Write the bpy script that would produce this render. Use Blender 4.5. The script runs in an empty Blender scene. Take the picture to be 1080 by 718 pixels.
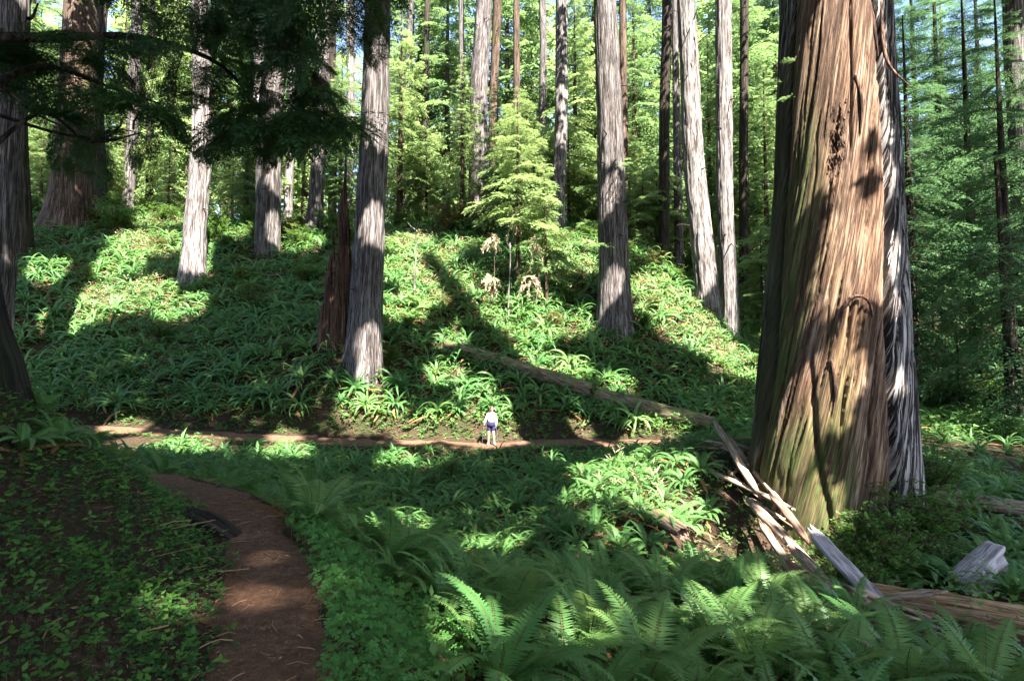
import bpy, math, random
import numpy as np
from mathutils import Vector, Matrix

SEED = 11
rng = np.random.default_rng(SEED)
random.seed(SEED)
scene = bpy.context.scene
COL = scene.collection
R = math.radians

# ------------------------------------------------------------------ camera
PITCH = R(3.0)
CZ = 1.65
F = 600.0
CP, SP = math.cos(PITCH), math.sin(PITCH)

def pw(px, py, Y):
    """point at ground distance Y that the photograph shows at (px, py)"""
    u = (px - 540) / F
    v = (359 - py) / F
    dy = CP - v * SP
    t = Y / dy
    return np.array([u * t, Y, CZ + (SP + v * CP) * t])

def proj(P):
    P = np.asarray(P, float)
    y, z = P[..., 1], P[..., 2] - CZ
    d = np.maximum(y * CP + z * SP, 1e-3)
    up = -y * SP + z * CP
    return 540 + F * P[..., 0] / d, 359 - F * up / d, y * CP + z * SP

# ------------------------------------------------------------------ value noise
_lat = np.random.default_rng(5).random((64, 256, 256)).astype(np.float32) * 2 - 1

def vn(u, v, seed=0, wrap=None):
    u = np.asarray(u, float); v = np.asarray(v, float)
    L = _lat[seed % 64]
    iu = np.floor(u).astype(int); iv = np.floor(v).astype(int)
    fu = u - iu; fv = v - iv
    fu = fu * fu * (3 - 2 * fu); fv = fv * fv * (3 - 2 * fv)
    if wrap:
        a, b = iu % wrap, (iu + 1) % wrap
    else:
        a, b = iu % 256, (iu + 1) % 256
    c, d = iv % 256, (iv + 1) % 256
    return (L[a, c] * (1 - fu) + L[b, c] * fu) * (1 - fv) + (L[a, d] * (1 - fu) + L[b, d] * fu) * fv

def fbm(x, y, s, seed=0, n=4):
    r = 0; a = 1; t = 0
    for i in range(n):
        r = r + a * vn(x * s, y * s, seed + i * 7); t += a
        a *= .5; s *= 2.03
    return r / t

def sstep(a, b, x):
    t = np.clip((x - a) / (b - a), 0, 1)
    return t * t * (3 - 2 * t)

# ------------------------------------------------------------------ terrain
CTRL = []
def C(px, py, Y, off=0):
    p = pw(px, py, Y); CTRL.append((p[0], p[1], p[2] - off))
def D(x, y, z): CTRL.append((x, y, z))

near_trail = [(285, 718, 3.02), (288, 650, 3.80), (284, 600, 4.7), (265, 560, 5.7), (236, 530, 6.9), (206, 517, 7.7)]
far_trail = [(75, 451, 24.6), (100, 452, 24.6), (200, 457, 24.6), (300, 463, 24.6), (400, 467, 24.6), (460, 468, 24.7), (518, 470, 24.7),
             (600, 466, 24.6), (650, 467, 24.2), (700, 467, 23.6), (745, 468, 22.4)]
path_near = [(-0.95, -6.0, 0.1), (-1.0, -2.0, 0.0), (-1.05, 0.5, 0.0), (-1.15, 1.8, 0.0)] + [tuple(pw(*p)) for p in near_trail] + [(-5.35, 8.35, .08), (-7.6, 9.3, .1), (-10.6, 11.4, .1),
             (-13.6, 14.6, .06), (-16.6, 18.2, 0.0), (-18.6, 21.8, -.25)]
path_far = [tuple(pw(*p)) for p in far_trail]
CTRL += path_near + path_far

def spline(pts, n):
    pts = np.array(pts); P = np.vstack([2 * pts[0] - pts[1], pts, 2 * pts[-1] - pts[-2]])
    out = []
    m = len(pts) - 1
    for t in np.linspace(0, m - 1e-6, n):
        i = int(t); f = t - i
        a, b, c, d = P[i], P[i + 1], P[i + 2], P[i + 3]
        out.append(.5 * (2 * b + (c - a) * f + (2 * a - 5 * b + 4 * c - d) * f * f + (3 * b - a - 3 * c + d) * f ** 3))
    out = np.array(out)
    s = np.concatenate([[0], np.cumsum(np.linalg.norm(np.diff(out, axis=0), axis=1))])
    q = np.linspace(0, s[-1], n)
    return np.stack([np.interp(q, s, out[:, k]) for k in range(3)], 1)
TRAIL = spline(path_near + path_far, 600)

# left bank
for a in [(0, 405, 5.2), (0, 560, 3.2), (60, 452, 6.0), (100, 474, 6.2), (150, 497, 6.6), (186, 512, 7.0), (120, 600, 3.9), (180, 690, 2.9), (205, 600, 4.4), (30, 690, 2.5), (0, 480, 4.1)]: C(*a, .05)
for a in [(-5.5, 5, 2.0), (-8, 6, 3.2), (-8, 2, 2.8), (-12, 8, 3.4), (-16, 12, 3.4), (-20, 17, 3.2), (-4, -2, 1.9), (-3, -6, 1.2), (-10, -8, 5)]: D(*a)
# near slope right of the trail
for a in [(350, 718, 2.95, .12), (410, 620, 4.6, .3), (400, 560, 6.6, .5), (540, 718, 3.1, .6), (540, 600, 5.7, .6), (480, 570, 7.6, .6), (700, 700, 4.0, .75),
          (850, 690, 4.9, .75), (700, 620, 7.2, .6), (950, 700, 6.2, .2), (300, 530, 10, .4), (340, 560, 7.5, .45)]: C(*a)
for a in [(0, 0, -.15), (2.5, 0, -1.0), (5, 2, -1.9), (0, -5, .1), (8, 0, -2.6), (9, 5, -2.6), (6, -6, -1.5)]: D(*a)
# gully
for a in [(-7, 13.5, -1.5), (-3, 13, -2.4), (0, 12.5, -2.9), (3, 11.2, -2.85), (6, 9.3, -2.5), (9, 8.5, -2.5), (14, 9, -2.8), (20, 8, -3.4)]: D(*a)
for a in [(1040, 534, 14, .15), (1000, 462, 22, .45), (1000, 425, 30, .5), (1055, 500, 17, .4), (1035, 620, 9.5, .1), (970, 640, 8.7, .15), (885, 545, 13.3, 0), (960, 520, 14.5, .2),
          (740, 612, 9.6, .2), (690, 545, 13, .2), (642, 492, 19, .25), (765, 470, 18, .1), (780, 482, 15.2, 0), (820, 500, 14.4, 0),
          (300, 490, 20, .4), (400, 520, 17, .5), (540, 520, 18, .5), (540, 550, 15.6, .5), (200, 490, 16, .35), (255, 512, 12, .35), (620, 560, 12.5, .5)]: C(*a)
# slope above the far trail
for a in [(100, 437, 25.8), (200, 440, 25.8), (300, 446, 25.8), (400, 448, 25.8), (540, 450, 25.9), (640, 448, 25.6), (395, 408, 27.5, 0), (360, 374, 28.2, 0), (540, 402, 28, .4), (700, 425, 26.6, .4), (200, 400, 28, .45), (100, 400, 28, .45),
          (0, 385, 29, .4), (100, 340, 33, .4), (206, 296, 38, 0), (285, 269, 42, 0), (300, 330, 34, .4), (450, 330, 33, .4), (450, 268, 40, .3), (540, 340, 32.5, .3),
          (650, 347, 33, 0), (590, 268, 40, .2), (735, 325, 35.3, 0), (769, 362, 36.3, 0), (790, 402, 30, .3), (500, 240, 45, .3), (60, 236, 42, 0), (150, 228, 46, .3),
          (330, 242, 46, .2), (620, 245, 46, .2), (700, 288, 42, .2), (20, 318, 33, .2), (800, 330, 44, .3), (990, 388, 38, .4), (1065, 345, 50, .4)]: C(*a)
for a in [(-32, 60, 17.5), (0, 62, 15.5), (14, 55, 12), (27, 60, 9), (42, 58, 7), (-60, 60, 20), (0, 120, 22), (60, 120, 14), (-80, 120, 26), (0, 260, 34), (200, 250, 30), (-200, 250, 40),
          (-40, -30, 9), (40, -30, -5), (0, -30, 2), (-60, 20, 12), (60, 20, -4), (40, 8, -4), (30, 30, -.5), (-34, 32, 6), (-30, 22, 3), (200, 0, 10), (-200, 0, 40), (0, -200, 20), (200, -200, 10), (-200, -200, 30)]: D(*a)
CT = np.array(CTRL)
SC = 20.0
def _tps_fit(P):
    X = P[:, :2] / SC; n = len(X)
    r2 = ((X[:, None] - X[None]) ** 2).sum(-1)
    K = .5 * r2 * np.log(r2 + 1e-12) + np.eye(n) * 2e-4
    Q = np.hstack([np.ones((n, 1)), X])
    A = np.block([[K, Q], [Q.T, np.zeros((3, 3))]])
    return X, np.linalg.solve(A, np.concatenate([P[:, 2], np.zeros(3)]))
_TX, _TW = _tps_fit(CT)
def _tps(x, y):
    q = np.stack([x, y], -1).reshape(-1, 2) / SC
    out = np.empty(len(q))
    for i in range(0, len(q), 20000):
        s = q[i:i + 20000]
        r2 = ((s[:, None] - _TX[None]) ** 2).sum(-1)
        out[i:i + 20000] = (.5 * r2 * np.log(r2 + 1e-12)) @ _TW[:-3] + _TW[-3] + s @ _TW[-2:]
    return out.reshape(np.shape(x))

def trail_dist(x, y):
    q = np.stack([np.ravel(x), np.ravel(y)], -1)
    d = np.full(len(q), 99.0); k = np.zeros(len(q), int)
    for i in range(0, len(q), 20000):
        s = q[i:i + 20000]
        dd = ((s[:, None] - TRAIL[None, :, :2]) ** 2).sum(-1)
        k[i:i + 20000] = dd.argmin(1); d[i:i + 20000] = np.sqrt(dd.min(1))
    return d.reshape(np.shape(x)), k.reshape(np.shape(x))

def H(x, y):
    x = np.asarray(x, float); y = np.asarray(y, float)
    h = _tps(x, y)
    d, k = trail_dist(x, y)
    far = TRAIL[k, 1] > 20
    w = 1 - sstep(np.where(far, .75, .35), np.where(far, 1.5, 1.0), d)
    zt = TRAIL[k, 2] + np.where(far, (y - TRAIL[k, 1]) * .16, 0)
    h = h * (1 - w) + zt * w
    rough = sstep(.5, 2.0, d)
    h = h + rough * sstep(27.5, 31, y) * sstep(70, 52, y) * .42 * fbm(x, y, .27, 17, 3)
    h = h + rough * (.13 * fbm(x, y, .45, 3) + .05 * fbm(x, y, 1.7, 9)) + (1 - rough) * .02 * fbm(x, y, 2.5, 13)
    return h

def ground(px, py, y0=2.0, y1=90.0):
    ys = np.linspace(y0, y1, 1400)
    P = np.array([pw(px, py, y) for y in ys])
    hh = H(P[:, 0], P[:, 1])
    below = np.nonzero(P[:, 2] <= hh)[0]
    i = below[0] if len(below) else len(ys) - 1
    return np.array([P[i, 0], P[i, 1], hh[i]])

def gz(x, y): return float(H(np.array([x]), np.array([y]))[0])

# ------------------------------------------------------------------ nodes and materials
class NT:
    def __init__(s, name):
        s.m = bpy.data.materials.new(name); s.m.use_nodes = True
        s.t = s.m.node_tree; s.t.nodes.clear()
        s.out = s.t.nodes.new('ShaderNodeOutputMaterial')
    def n(s, typ, **kw):
        x = s.t.nodes.new(typ)
        for k, v in kw.items():
            if k == 'ins':
                for a, b in v.items(): x.inputs[a].default_value = b
            else: setattr(x, k, v)
        return x
    def l(s, a, b): s.t.links.new(a, b)
    def attr(s, name): return s.n('ShaderNodeAttribute', attribute_name=name)
    def noise(s, vec, scale, detail=4, rough=.6, dist=0):
        x = s.n('ShaderNodeTexNoise', ins={'Scale': scale, 'Detail': detail, 'Roughness': rough, 'Distortion': dist})
        if vec is not None: s.l(vec, x.inputs['Vector'])
        return x.outputs['Fac']
    def mapping(s, vec, scale):
        x = s.n('ShaderNodeMapping', ins={'Scale': scale}); s.l(vec, x.inputs['Vector']); return x.outputs[0]
    def ramp(s, fac, stops):
        x = s.n('ShaderNodeValToRGB'); e = x.color_ramp.elements
        while len(e) > 1: e.remove(e[-1])
        e[0].position = stops[0][0]; e[0].color = (*stops[0][1], 1)
        for p, c in stops[1:]:
            k = e.new(p); k.color = (*c, 1)
        s.l(fac, x.inputs[0]); return x.outputs[0]
    def mix(s, fac, a, b):
        x = s.n('ShaderNodeMix', data_type='RGBA')
        for sock, v in ((x.inputs[0], fac), (x.inputs[6], a), (x.inputs[7], b)):
            if hasattr(v, 'links'): s.l(v, sock)
            elif isinstance(v, (int, float)): sock.default_value = v
            else: sock.default_value = (*v, 1)
        return x.outputs[2]
    def math(s, op, a, b=None, c=None):
        x = s.n('ShaderNodeMath', operation=op)
        for i, v in enumerate((a, b, c)):
            if v is None: continue
            if hasattr(v, 'links'): s.l(v, x.inputs[i])
            else: x.inputs[i].default_value = v
        return x.outputs[0]
    def mapr(s, v, a, b, c=0, d=1):
        x = s.n('ShaderNodeMapRange', ins={'From Min': a, 'From Max': b, 'To Min': c, 'To Max': d}); s.l(v, x.inputs[0]); return x.outputs[0]
    def bump(s, h, strength, dist=.02):
        x = s.n('ShaderNodeBump', ins={'Strength': strength, 'Distance': dist}); s.l(h, x.inputs['Height']); return x.outputs[0]
    def principled(s, col, rough=.7, spec=.3, normal=None):
        x = s.n('ShaderNodeBsdfPrincipled')
        if hasattr(col, 'links'): s.l(col, x.inputs['Base Color'])
        else: x.inputs['Base Color'].default_value = (*col, 1)
        if hasattr(rough, 'links'): s.l(rough, x.inputs['Roughness'])
        else: x.inputs['Roughness'].default_value = rough
        x.inputs['Specular IOR Level'].default_value = spec
        if normal is not None: s.l(normal, x.inputs['Normal'])
        return x.outputs[0]
    def done(s, sh): s.l(sh, s.out.inputs[0]); return s.m

def leaf_mat(name, c1, c2, tr=None, tfac=.35, rough=.45, spec=.35, nscale=.6, brown=None, brown_amt=.12):
    t = NT(name)
    rnd = t.math('FRACT', t.math('ADD', t.n('ShaderNodeObjectInfo').outputs['Random'], t.attr('rnd').outputs['Fac']))
    geo = t.n('ShaderNodeNewGeometry').outputs['Position']
    nz = t.noise(geo, nscale, 3)
    nf = t.noise(geo, 9, 2)
    f = t.math('ADD', t.math('MULTIPLY', rnd, .5), t.math('MULTIPLY', t.mapr(nz, .3, .7), .3))
    f = t.math('ADD', f, t.math('MULTIPLY', t.mapr(nf, .3, .7), .25))
    col = t.mix(f, c1, c2)
    if brown:
        b = t.math('MULTIPLY', t.mapr(t.noise(geo, 2.3, 4), .62, .70), t.math('GREATER_THAN', rnd, 1 - brown_amt * 3))
        col = t.mix(b, col, brown)
    p = t.principled(col, rough + .05, spec * .5)
    tl = t.n('ShaderNodeBsdfTranslucent')
    tc = t.mix(.6, col, tr or tuple(min(1, a * 1.6) for a in c2))
    t.l(tc, tl.inputs['Color'])
    ms = t.n('ShaderNodeMixShader', ins={0: tfac}); t.l(p, ms.inputs[1]); t.l(tl.outputs[0], ms.inputs[2])
    return t.done(ms.outputs[0])

def bark_mat(name, dark, mid, light, moss=None, moss_amt=0.0, fx=6.5, bstr=.9, lich=None):
    t = NT(name)
    g = t.attr('grain').outputs['Vector']
    n1 = t.noise(t.mapping(g, (fx, fx, .55)), 1.0, 6, .7, .3)
    n2 = t.noise(t.mapping(g, (fx * 4, fx * 4, 2.2)), 1.0, 4, .6)
    n3 = t.noise(t.mapping(g, (1.1, 1.1, .35)), 1.0, 3)
    h = t.math('ADD', t.math('MULTIPLY', n1, .7), t.math('MULTIPLY', n2, .3))
    col = t.ramp(h, [(.40, dark), (.475, mid), (.60, light)])
    col = t.mix(t.mapr(n3, .35, .7, 0, .55), col, t.mix(.5, col, mid))
    if lich:
        l = t.math('MULTIPLY', t.mapr(n3, .5, .68), t.mapr(n2, .42, .6)); col = t.mix(t.math('MULTIPLY', l, .6), col, lich)
    ln = t.math('ABSOLUTE', t.math('SUBTRACT', t.noise(t.mapping(g, (fx * 1.6 + .3, fx * 1.6, .38)), 1.0, 5, .62, .25), .5))
    col = t.mix(t.mapr(ln, .012, .05, .9, 0), col, dark)
    h = t.math('ADD', h, t.mapr(ln, 0, .07, -.5, 0))
    if moss:
        n4 = t.noise(t.mapping(g, (.9, .9, .5)), 1.0, 5, .7)
        col = t.mix(t.mapr(n4, .62 - moss_amt * .3, .72 - moss_amt * .2, 0, .8), col, moss)
    return t.done(t.principled(col, .92, .15, t.bump(h, bstr, .035)))

M = {}
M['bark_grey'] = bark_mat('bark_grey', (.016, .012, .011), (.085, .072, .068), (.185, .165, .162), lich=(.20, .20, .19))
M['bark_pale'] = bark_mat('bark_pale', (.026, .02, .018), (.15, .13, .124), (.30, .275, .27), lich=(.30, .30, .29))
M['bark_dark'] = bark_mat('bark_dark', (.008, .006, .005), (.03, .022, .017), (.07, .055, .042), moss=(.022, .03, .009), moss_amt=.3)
M['bark_brown'] = bark_mat('bark_brown', (.016, .010, .007), (.07, .045, .032), (.15, .105, .08), moss=(.06, .07, .02), moss_amt=.15)
M['bark_red'] = bark_mat('bark_red', (.016, .008, .006), (.095, .052, .036), (.20, .125, .088), fx=6)

M['bark_black'] = bark_mat('bark_black', (.004, .003, .003), (.013, .010, .008), (.03, .024, .018), moss=(.014, .02, .006), moss_amt=.4)  # near-black bark with moss for the near tree
# the giant at the right: bare orange wood between strips of thick bark, algae low down, shade tone put into the left side
t = NT('giant_bark')
g = t.attr('grain').outputs['Vector']
bk = t.attr('barkness').outputs['Fac']
al = t.attr('algae').outputs['Fac']
n1 = t.noise(t.mapping(g, (9, 9, .55)), 1, 7, .65, .4)
n2 = t.noise(t.mapping(g, (34, 34, 1.8)), 1, 4, .6)
n3 = t.noise(t.mapping(g, (1.6, 1.6, .5)), 1, 4, .6)
h = t.math('ADD', t.math('MULTIPLY', n1, .65), t.math('MULTIPLY', n2, .35))
wood = t.ramp(h, [(.40, (.03, .015, .009)), (.47, (.10, .058, .036)), (.55, (.19, .12, .08)), (.68, (.33, .25, .19))])
lnw = t.math('ABSOLUTE', t.math('SUBTRACT', t.noise(t.mapping(g, (12, 12, .4)), 1, 5, .65, .3), .5))
wood = t.mix(t.mapr(lnw, .01, .045, .85, 0), wood, (.03, .014, .008))
h = t.math('ADD', h, t.mapr(lnw, 0, .06, -.4, 0))
wood = t.mix(t.mapr(n3, .42, .62, 0, .6), wood, t.ramp(h, [(.36, (.045, .02, .01)), (.6, (.15, .085, .045))]))
green = t.mix(t.mapr(n2, .35, .65), (.025, .034, .008), (.075, .09, .022))
wood = t.mix(t.math('MULTIPLY', al, t.mapr(n1, .38, .56)), wood, green)
bark = t.ramp(h, [(.38, (.014, .010, .009)), (.47, (.12, .10, .09)), (.60, (.36, .33, .32))])
bark = t.mix(t.mapr(lnw, .015, .06, .95, 0), bark, (.010, .007, .006))
bark = t.mix(t.math('MULTIPLY', al, t.mapr(n1, .3, .5)), bark, (.035, .032, .014))
col = t.mix(t.mapr(t.math('ADD', bk, t.mapr(n1, .3, .7, -.35, .35)), .4, .6), wood, bark)
M['giant'] = t.done(t.principled(col, .85, .2, t.bump(h, .9, .03)))

def wood_mat(name, a, b, c, fx=60, moss=None):
    t = NT(name)
    g = t.attr('grain').outputs['Vector']
    n1 = t.noise(t.mapping(g, (fx, fx, 2.2)), 1, 6, .65, .3)
    n2 = t.noise(t.mapping(g, (6, 6, 1.4)), 1, 4)
    col = t.ramp(n1, [(.34, a), (.48, b), (.64, c)])
    col = t.mix(t.mapr(n2, .5, .7, 0, .6), col, a)
    if moss:
        geo = t.n('ShaderNodeNewGeometry')
        up = t.n('ShaderNodeSeparateXYZ'); t.l(geo.outputs['Normal'], up.inputs[0])
        m = t.math('MULTIPLY', t.mapr(up.outputs[2], -.2, .7), t.mapr(t.noise(geo.outputs['Position'], 2.2, 5, .7), .46, .56))
        col = t.mix(m, col, moss)
    return t.done(t.principled(col, .85, .2, t.bump(n1, .5, .012)))
M['wood_grey'] = wood_mat('wood_grey', (.10, .085, .085), (.27, .24, .25), (.44, .41, .43))
M['wood_tan'] = wood_mat('wood_tan', (.07, .036, .022), (.24, .165, .115), (.42, .34, .27))
M['wood_gold'] = wood_mat('wood_gold', (.04, .02, .010), (.17, .10, .05), (.32, .22, .13), fx=26)
M['wood_brown'] = wood_mat('wood_brown', (.03, .016, .012), (.12, .07, .05), (.24, .16, .12), fx=24)
M['log_bark'] = wood_mat('log_bark', (.03, .02, .012), (.11, .075, .05), (.24, .18, .13), fx=16, moss=(.085, .10, .03))
M['log_dark'] = wood_mat('log_dark', (.04, .03, .022), (.15, .115, .09), (.27, .22, .18), fx=18, moss=(.07, .075, .03))
M['log_rot'] = wood_mat('log_rot', (.03, .014, .01), (.11, .055, .04), (.2, .12, .09), fx=14)

# soil
t = NT('forest_soil')
geo = t.n('ShaderNodeNewGeometry').outputs['Position']
a = t.noise(geo, 1.1, 6, .65); b = t.noise(geo, 22, 5, .7); c = t.noise(geo, 90, 3, .6)
col = t.ramp(t.math('ADD', t.math('MULTIPLY', b, .6), t.math('MULTIPLY', c, .4)), [(.36, (.010, .006, .004)), (.52, (.038, .023, .015)), (.68, (.12, .08, .055))])
col = t.mix(t.mapr(a, .48, .6, 0, .6), col, (.018, .026, .009))
M['soil'] = t.done(t.principled(col, .95, .1, t.bump(b, .9, .05)))
t = NT('trail_dirt')
geo = t.n('ShaderNodeNewGeometry').outputs['Position']
a = t.noise(geo, .9, 5, .6); b = t.noise(geo, 14, 6, .75); c = t.noise(geo, 120, 3, .6)
col = t.ramp(t.math('ADD', t.math('MULTIPLY', b, .5), t.math('MULTIPLY', c, .5)), [(.36, (.03, .015, .009)), (.49, (.10, .052, .031)), (.60, (.185, .108, .068)), (.72, (.40, .30, .22))])
col = t.mix(t.mapr(a, .42, .62, 0, .45), col, (.07, .034, .02))
hh = t.math('ADD', b, t.math('MULTIPLY', c, .3))
M['trail'] = t.done(t.principled(col, .93, .15, t.bump(hh, .8, .03)))

M['fern'] = leaf_mat('fern_green', (.026, .088, .024), (.095, .21, .06), (.20, .37, .09), .35, .40, .45, .5, (.17, .085, .035), .10)
M['fern_bright'] = leaf_mat('fern_bright', (.045, .125, .028), (.135, .235, .075), (.26, .40, .10), .4, .42, .4, .5, (.24, .14, .06), .12)
M['fern_dead'] = leaf_mat('fern_dead', (.12, .05, .022), (.32, .17, .08), (.25, .13, .05), .25, .7, .2)
M['stem'] = leaf_mat('fern_stem', (.06, .055, .02), (.10, .085, .03), None, .1, .6)
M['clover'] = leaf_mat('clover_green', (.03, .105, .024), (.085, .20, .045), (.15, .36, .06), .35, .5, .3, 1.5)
M['clover_shaded'] = leaf_mat('clover_shaded', (.015, .05, .014), (.04, .10, .025), (.08, .18, .03), .3, .5, .25, 1.5)  # darker copy of the clover green, carrying the shade of the bank
M['dry'] = leaf_mat('sunpatch_dry_fronds', (.22, .17, .09), (.48, .40, .24), (.45, .36, .18), .3, .8, .1)  # tan of dead fronds, pale enough to lift the sunlit patches
M['bank_leaf'] = leaf_mat('bank_leaf', (.025, .085, .016), (.09, .19, .035), (.24, .40, .05), .35, .5, .3, 1.5)
M['cover'] = leaf_mat('cover_green', (.025, .075, .02), (.10, .19, .045), (.2, .34, .05), .35, .5, .35, .5, (.16, .10, .05), .12)
M['shrub'] = leaf_mat('shrub_green', (.03, .085, .018), (.10, .19, .04), (.2, .36, .05), .4, .45, .35, .5)
M['shrub_olive'] = leaf_mat('shrub_olive', (.06, .07, .02), (.15, .15, .05), (.25, .25, .07), .35, .55, .25, .6, (.17, .09, .05), .2)
M['hem_bright'] = leaf_mat('hemlock_bright', (.08, .15, .045), (.22, .31, .12), (.36, .46, .16), .45, .5, .3, .4)
M['hem_mid'] = leaf_mat('hemlock_mid', (.035, .09, .03), (.13, .22, .085), (.26, .38, .13), .42, .5, .3, .3)
M['hem_blue'] = leaf_mat('hemlock_blue', (.022, .066, .028), (.075, .15, .062), (.15, .28, .10), .38, .45, .4, .3)
M['hem_dark'] = leaf_mat('redwood_dark', (.012, .035, .012), (.035, .08, .022), (.08, .17, .03), .3, .45, .35, .8)
M['canopy'] = leaf_mat('shade_canopy_green', (.03, .08, .02), (.06, .13, .035), (.15, .28, .05), .3, .5, .3, .3)  # leaves of the unseen shading canopy
M['twig'] = leaf_mat('twig_brown', (.03, .02, .014), (.09, .065, .045), (.05, .03, .02), .02, .8, .15)
M['moss_hang'] = leaf_mat('hanging_dead', (.26, .19, .12), (.52, .43, .31), (.4, .3, .2), .25, .8, .1)
M['litter'] = leaf_mat('litter_brown', (.09, .045, .025), (.28, .17, .10), (.2, .1, .05), .05, .8, .2)

def plain(name, c, rough=.7, spec=.3):
    t = NT(name)
    geo = t.n('ShaderNodeTexCoord').outputs['Object']
    f = t.noise(geo, 18, 3)
    return t.done(t.principled(t.mix(f, tuple(x * .85 for x in c), tuple(min(1, x * 1.1) for x in c)), rough, spec))
M['skin'] = plain('skin', (.28, .175, .145), .5)
M['white_cloth'] = plain('white_cloth', (.52, .52, .53), .85)
M['navy'] = plain('navy_cloth', (.010, .010, .045), .8)
M['hair'] = plain('dark_hair', (.045, .025, .018), .5)
M['shoe'] = plain('pale_shoe', (.32, .31, .30), .7)
M['black'] = plain('black_plastic', (.03, .03, .035), .5)
M['pole'] = plain('pole_grey', (.06, .065, .08), .45)

# ------------------------------------------------------------------ mesh helpers
class Geo:
    def __init__(s): s.V = []; s.F = []; s.n = 0; s.A = {}
    def add(s, V, Fs, mi=0, **attrs):
        V = np.asarray(V, np.float32); Fs = np.asarray(Fs, np.int64)
        s.V.append(V); s.F.append((Fs + s.n, mi))
        for k in set(list(s.A) + list(attrs)):
            if k not in s.A: s.A[k] = [(0, None, s.n)]
            s.A[k].append((len(V), attrs.get(k), s.n))
        s.n += len(V); return s
    def mesh(s, name, mats, smooth=False):
        me = bpy.data.meshes.new(name)
        V = np.concatenate(s.V); me.vertices.add(len(V)); me.vertices.foreach_set('co', V.ravel())
        lo = []; tot = []; mi = []
        for f, m in s.F:
            lo.append(f.ravel()); tot.append(np.full(len(f), f.shape[1])); mi.append(np.full(len(f), m))
        lo = np.concatenate(lo).astype(np.int32); tot = np.concatenate(tot).astype(np.int32); mi = np.concatenate(mi).astype(np.int32)
        st = np.concatenate([[0], np.cumsum(tot)[:-1]]).astype(np.int32)
        me.loops.add(len(lo)); me.loops.foreach_set('vertex_index', lo)
        me.polygons.add(len(tot)); me.polygons.foreach_set('loop_start', st); me.polygons.foreach_set('loop_total', tot)
        me.polygons.foreach_set('material_index', mi)
        if smooth is True: me.polygons.foreach_set('use_smooth', np.ones(len(tot), bool))
        elif smooth: me.polygons.foreach_set('use_smooth', np.isin(mi, list(smooth)))
        for m in mats: me.materials.append(m)
        for k, parts in s.A.items():
            dim = 1
            for n, v, _ in parts:
                if v is not None and np.ndim(v) == 2: dim = 3
            buf = np.zeros((len(V), dim), np.float32)
            for n, v, o in parts:
                if v is not None: buf[o:o + n] = np.asarray(v, np.float32).reshape(-1, dim) if np.ndim(v) else v
            at = me.attributes.new(k, 'FLOAT_VECTOR' if dim == 3 else 'FLOAT', 'POINT')
            at.data.foreach_set('vector' if dim == 3 else 'value', buf.ravel())
        me.update(calc_edges=True)
        return me

def obj(name, me, parent=None, loc=(0, 0, 0)):
    o = bpy.data.objects.new(name, me); COL.objects.link(o); o.location = loc
    if parent: o.parent = parent
    return o
def tag(o, label, cat, group=None, kind=None):
    if label: o['label'] = label
    if cat: o['category'] = cat
    if group: o['group'] = group
    if kind: o['kind'] = kind
    return o
def empty(name, loc, label, cat, group=None):
    o = obj(name, None, None, loc); o.empty_display_size = .2
    return tag(o, label, cat, group)

def nrm(v): return v / np.maximum(np.linalg.norm(v, axis=-1, keepdims=True), 1e-9)

def kites(P, Dv, S, L, W, mid=.45, fold=0.0):
    """leaf faces: P base, Dv direction, S sideways, all (n,3)"""
    L = np.asarray(L).reshape(-1, 1); W = np.asarray(W).reshape(-1, 1)
    N = np.cross(Dv, S)
    m = P + Dv * L * mid + N * fold * W
    V = np.stack([P, m + S * W * .5, P + Dv * L, m - S * W * .5], 1).reshape(-1, 3)
    n = len(P)
    return V, np.arange(n * 4).reshape(n, 4)

def tube(P, r, ns=5, cap=True):
    P = np.asarray(P, float); n = len(P); r = np.broadcast_to(np.asarray(r, float), (n,))
    T = nrm(np.gradient(P, axis=0))
    ref = np.array([0, 0, 1.0]) if abs(T[0][2]) < .9 else np.array([1.0, 0, 0])
    A = nrm(np.cross(T, ref)); B = np.cross(T, A)
    th = np.linspace(0, 2 * np.pi, ns, endpoint=False)
    V = (P[:, None] + r[:, None, None] * (np.cos(th)[None, :, None] * A[:, None] + np.sin(th)[None, :, None] * B[:, None])).reshape(-1, 3)
    i = np.arange(n - 1)[:, None] * ns; j = np.arange(ns)[None]; k = (np.arange(ns)[None] + 1) % ns
    Fq = np.stack([i + j, i + k, i + ns + k, i + ns + j], -1).reshape(-1, 4)
    return V, Fq

def rotz(a): return np.array([[math.cos(a), -math.sin(a), 0], [math.sin(a), math.cos(a), 0], [0, 0, 1]])
def roty(a): return np.array([[math.cos(a), 0, math.sin(a)], [0, 1, 0], [-math.sin(a), 0, math.cos(a)]])
def rotx(a): return np.array([[1, 0, 0], [0, math.cos(a), -math.sin(a)], [0, math.sin(a), math.cos(a)]])

# ------------------------------------------------------------------ terrain mesh
def axis(lo, hi, a, b, fine, g=1.12):
    c = list(np.arange(a, b + 1e-6, fine)); s = fine
    x = b
    while x < hi:
        s *= g; x += s; c.append(x)
    s = fine; x = a
    while x > lo:
        s *= g; x -= s; c.insert(0, x)
    return np.array(c)
xs = axis(-320, 320, -14, 14, .16, 1.06); ys = axis(-120, 320, 1, 28, .16, 1.05)
gx, gy = np.meshgrid(xs, ys)
gh = H(gx, gy)
V = np.stack([gx, gy, gh], -1).reshape(-1, 3)
nx_ = len(xs); i = np.arange(len(ys) - 1)[:, None] * nx_; j = np.arange(nx_ - 1)[None]
Fq = np.stack([i + j, i + j + 1, i + nx_ + j + 1, i + nx_ + j], -1).reshape(-1, 4)
o = obj('ground', Geo().add(V, Fq).mesh('ground', [M['soil']], True)); o['kind'] = 'structure'

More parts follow.
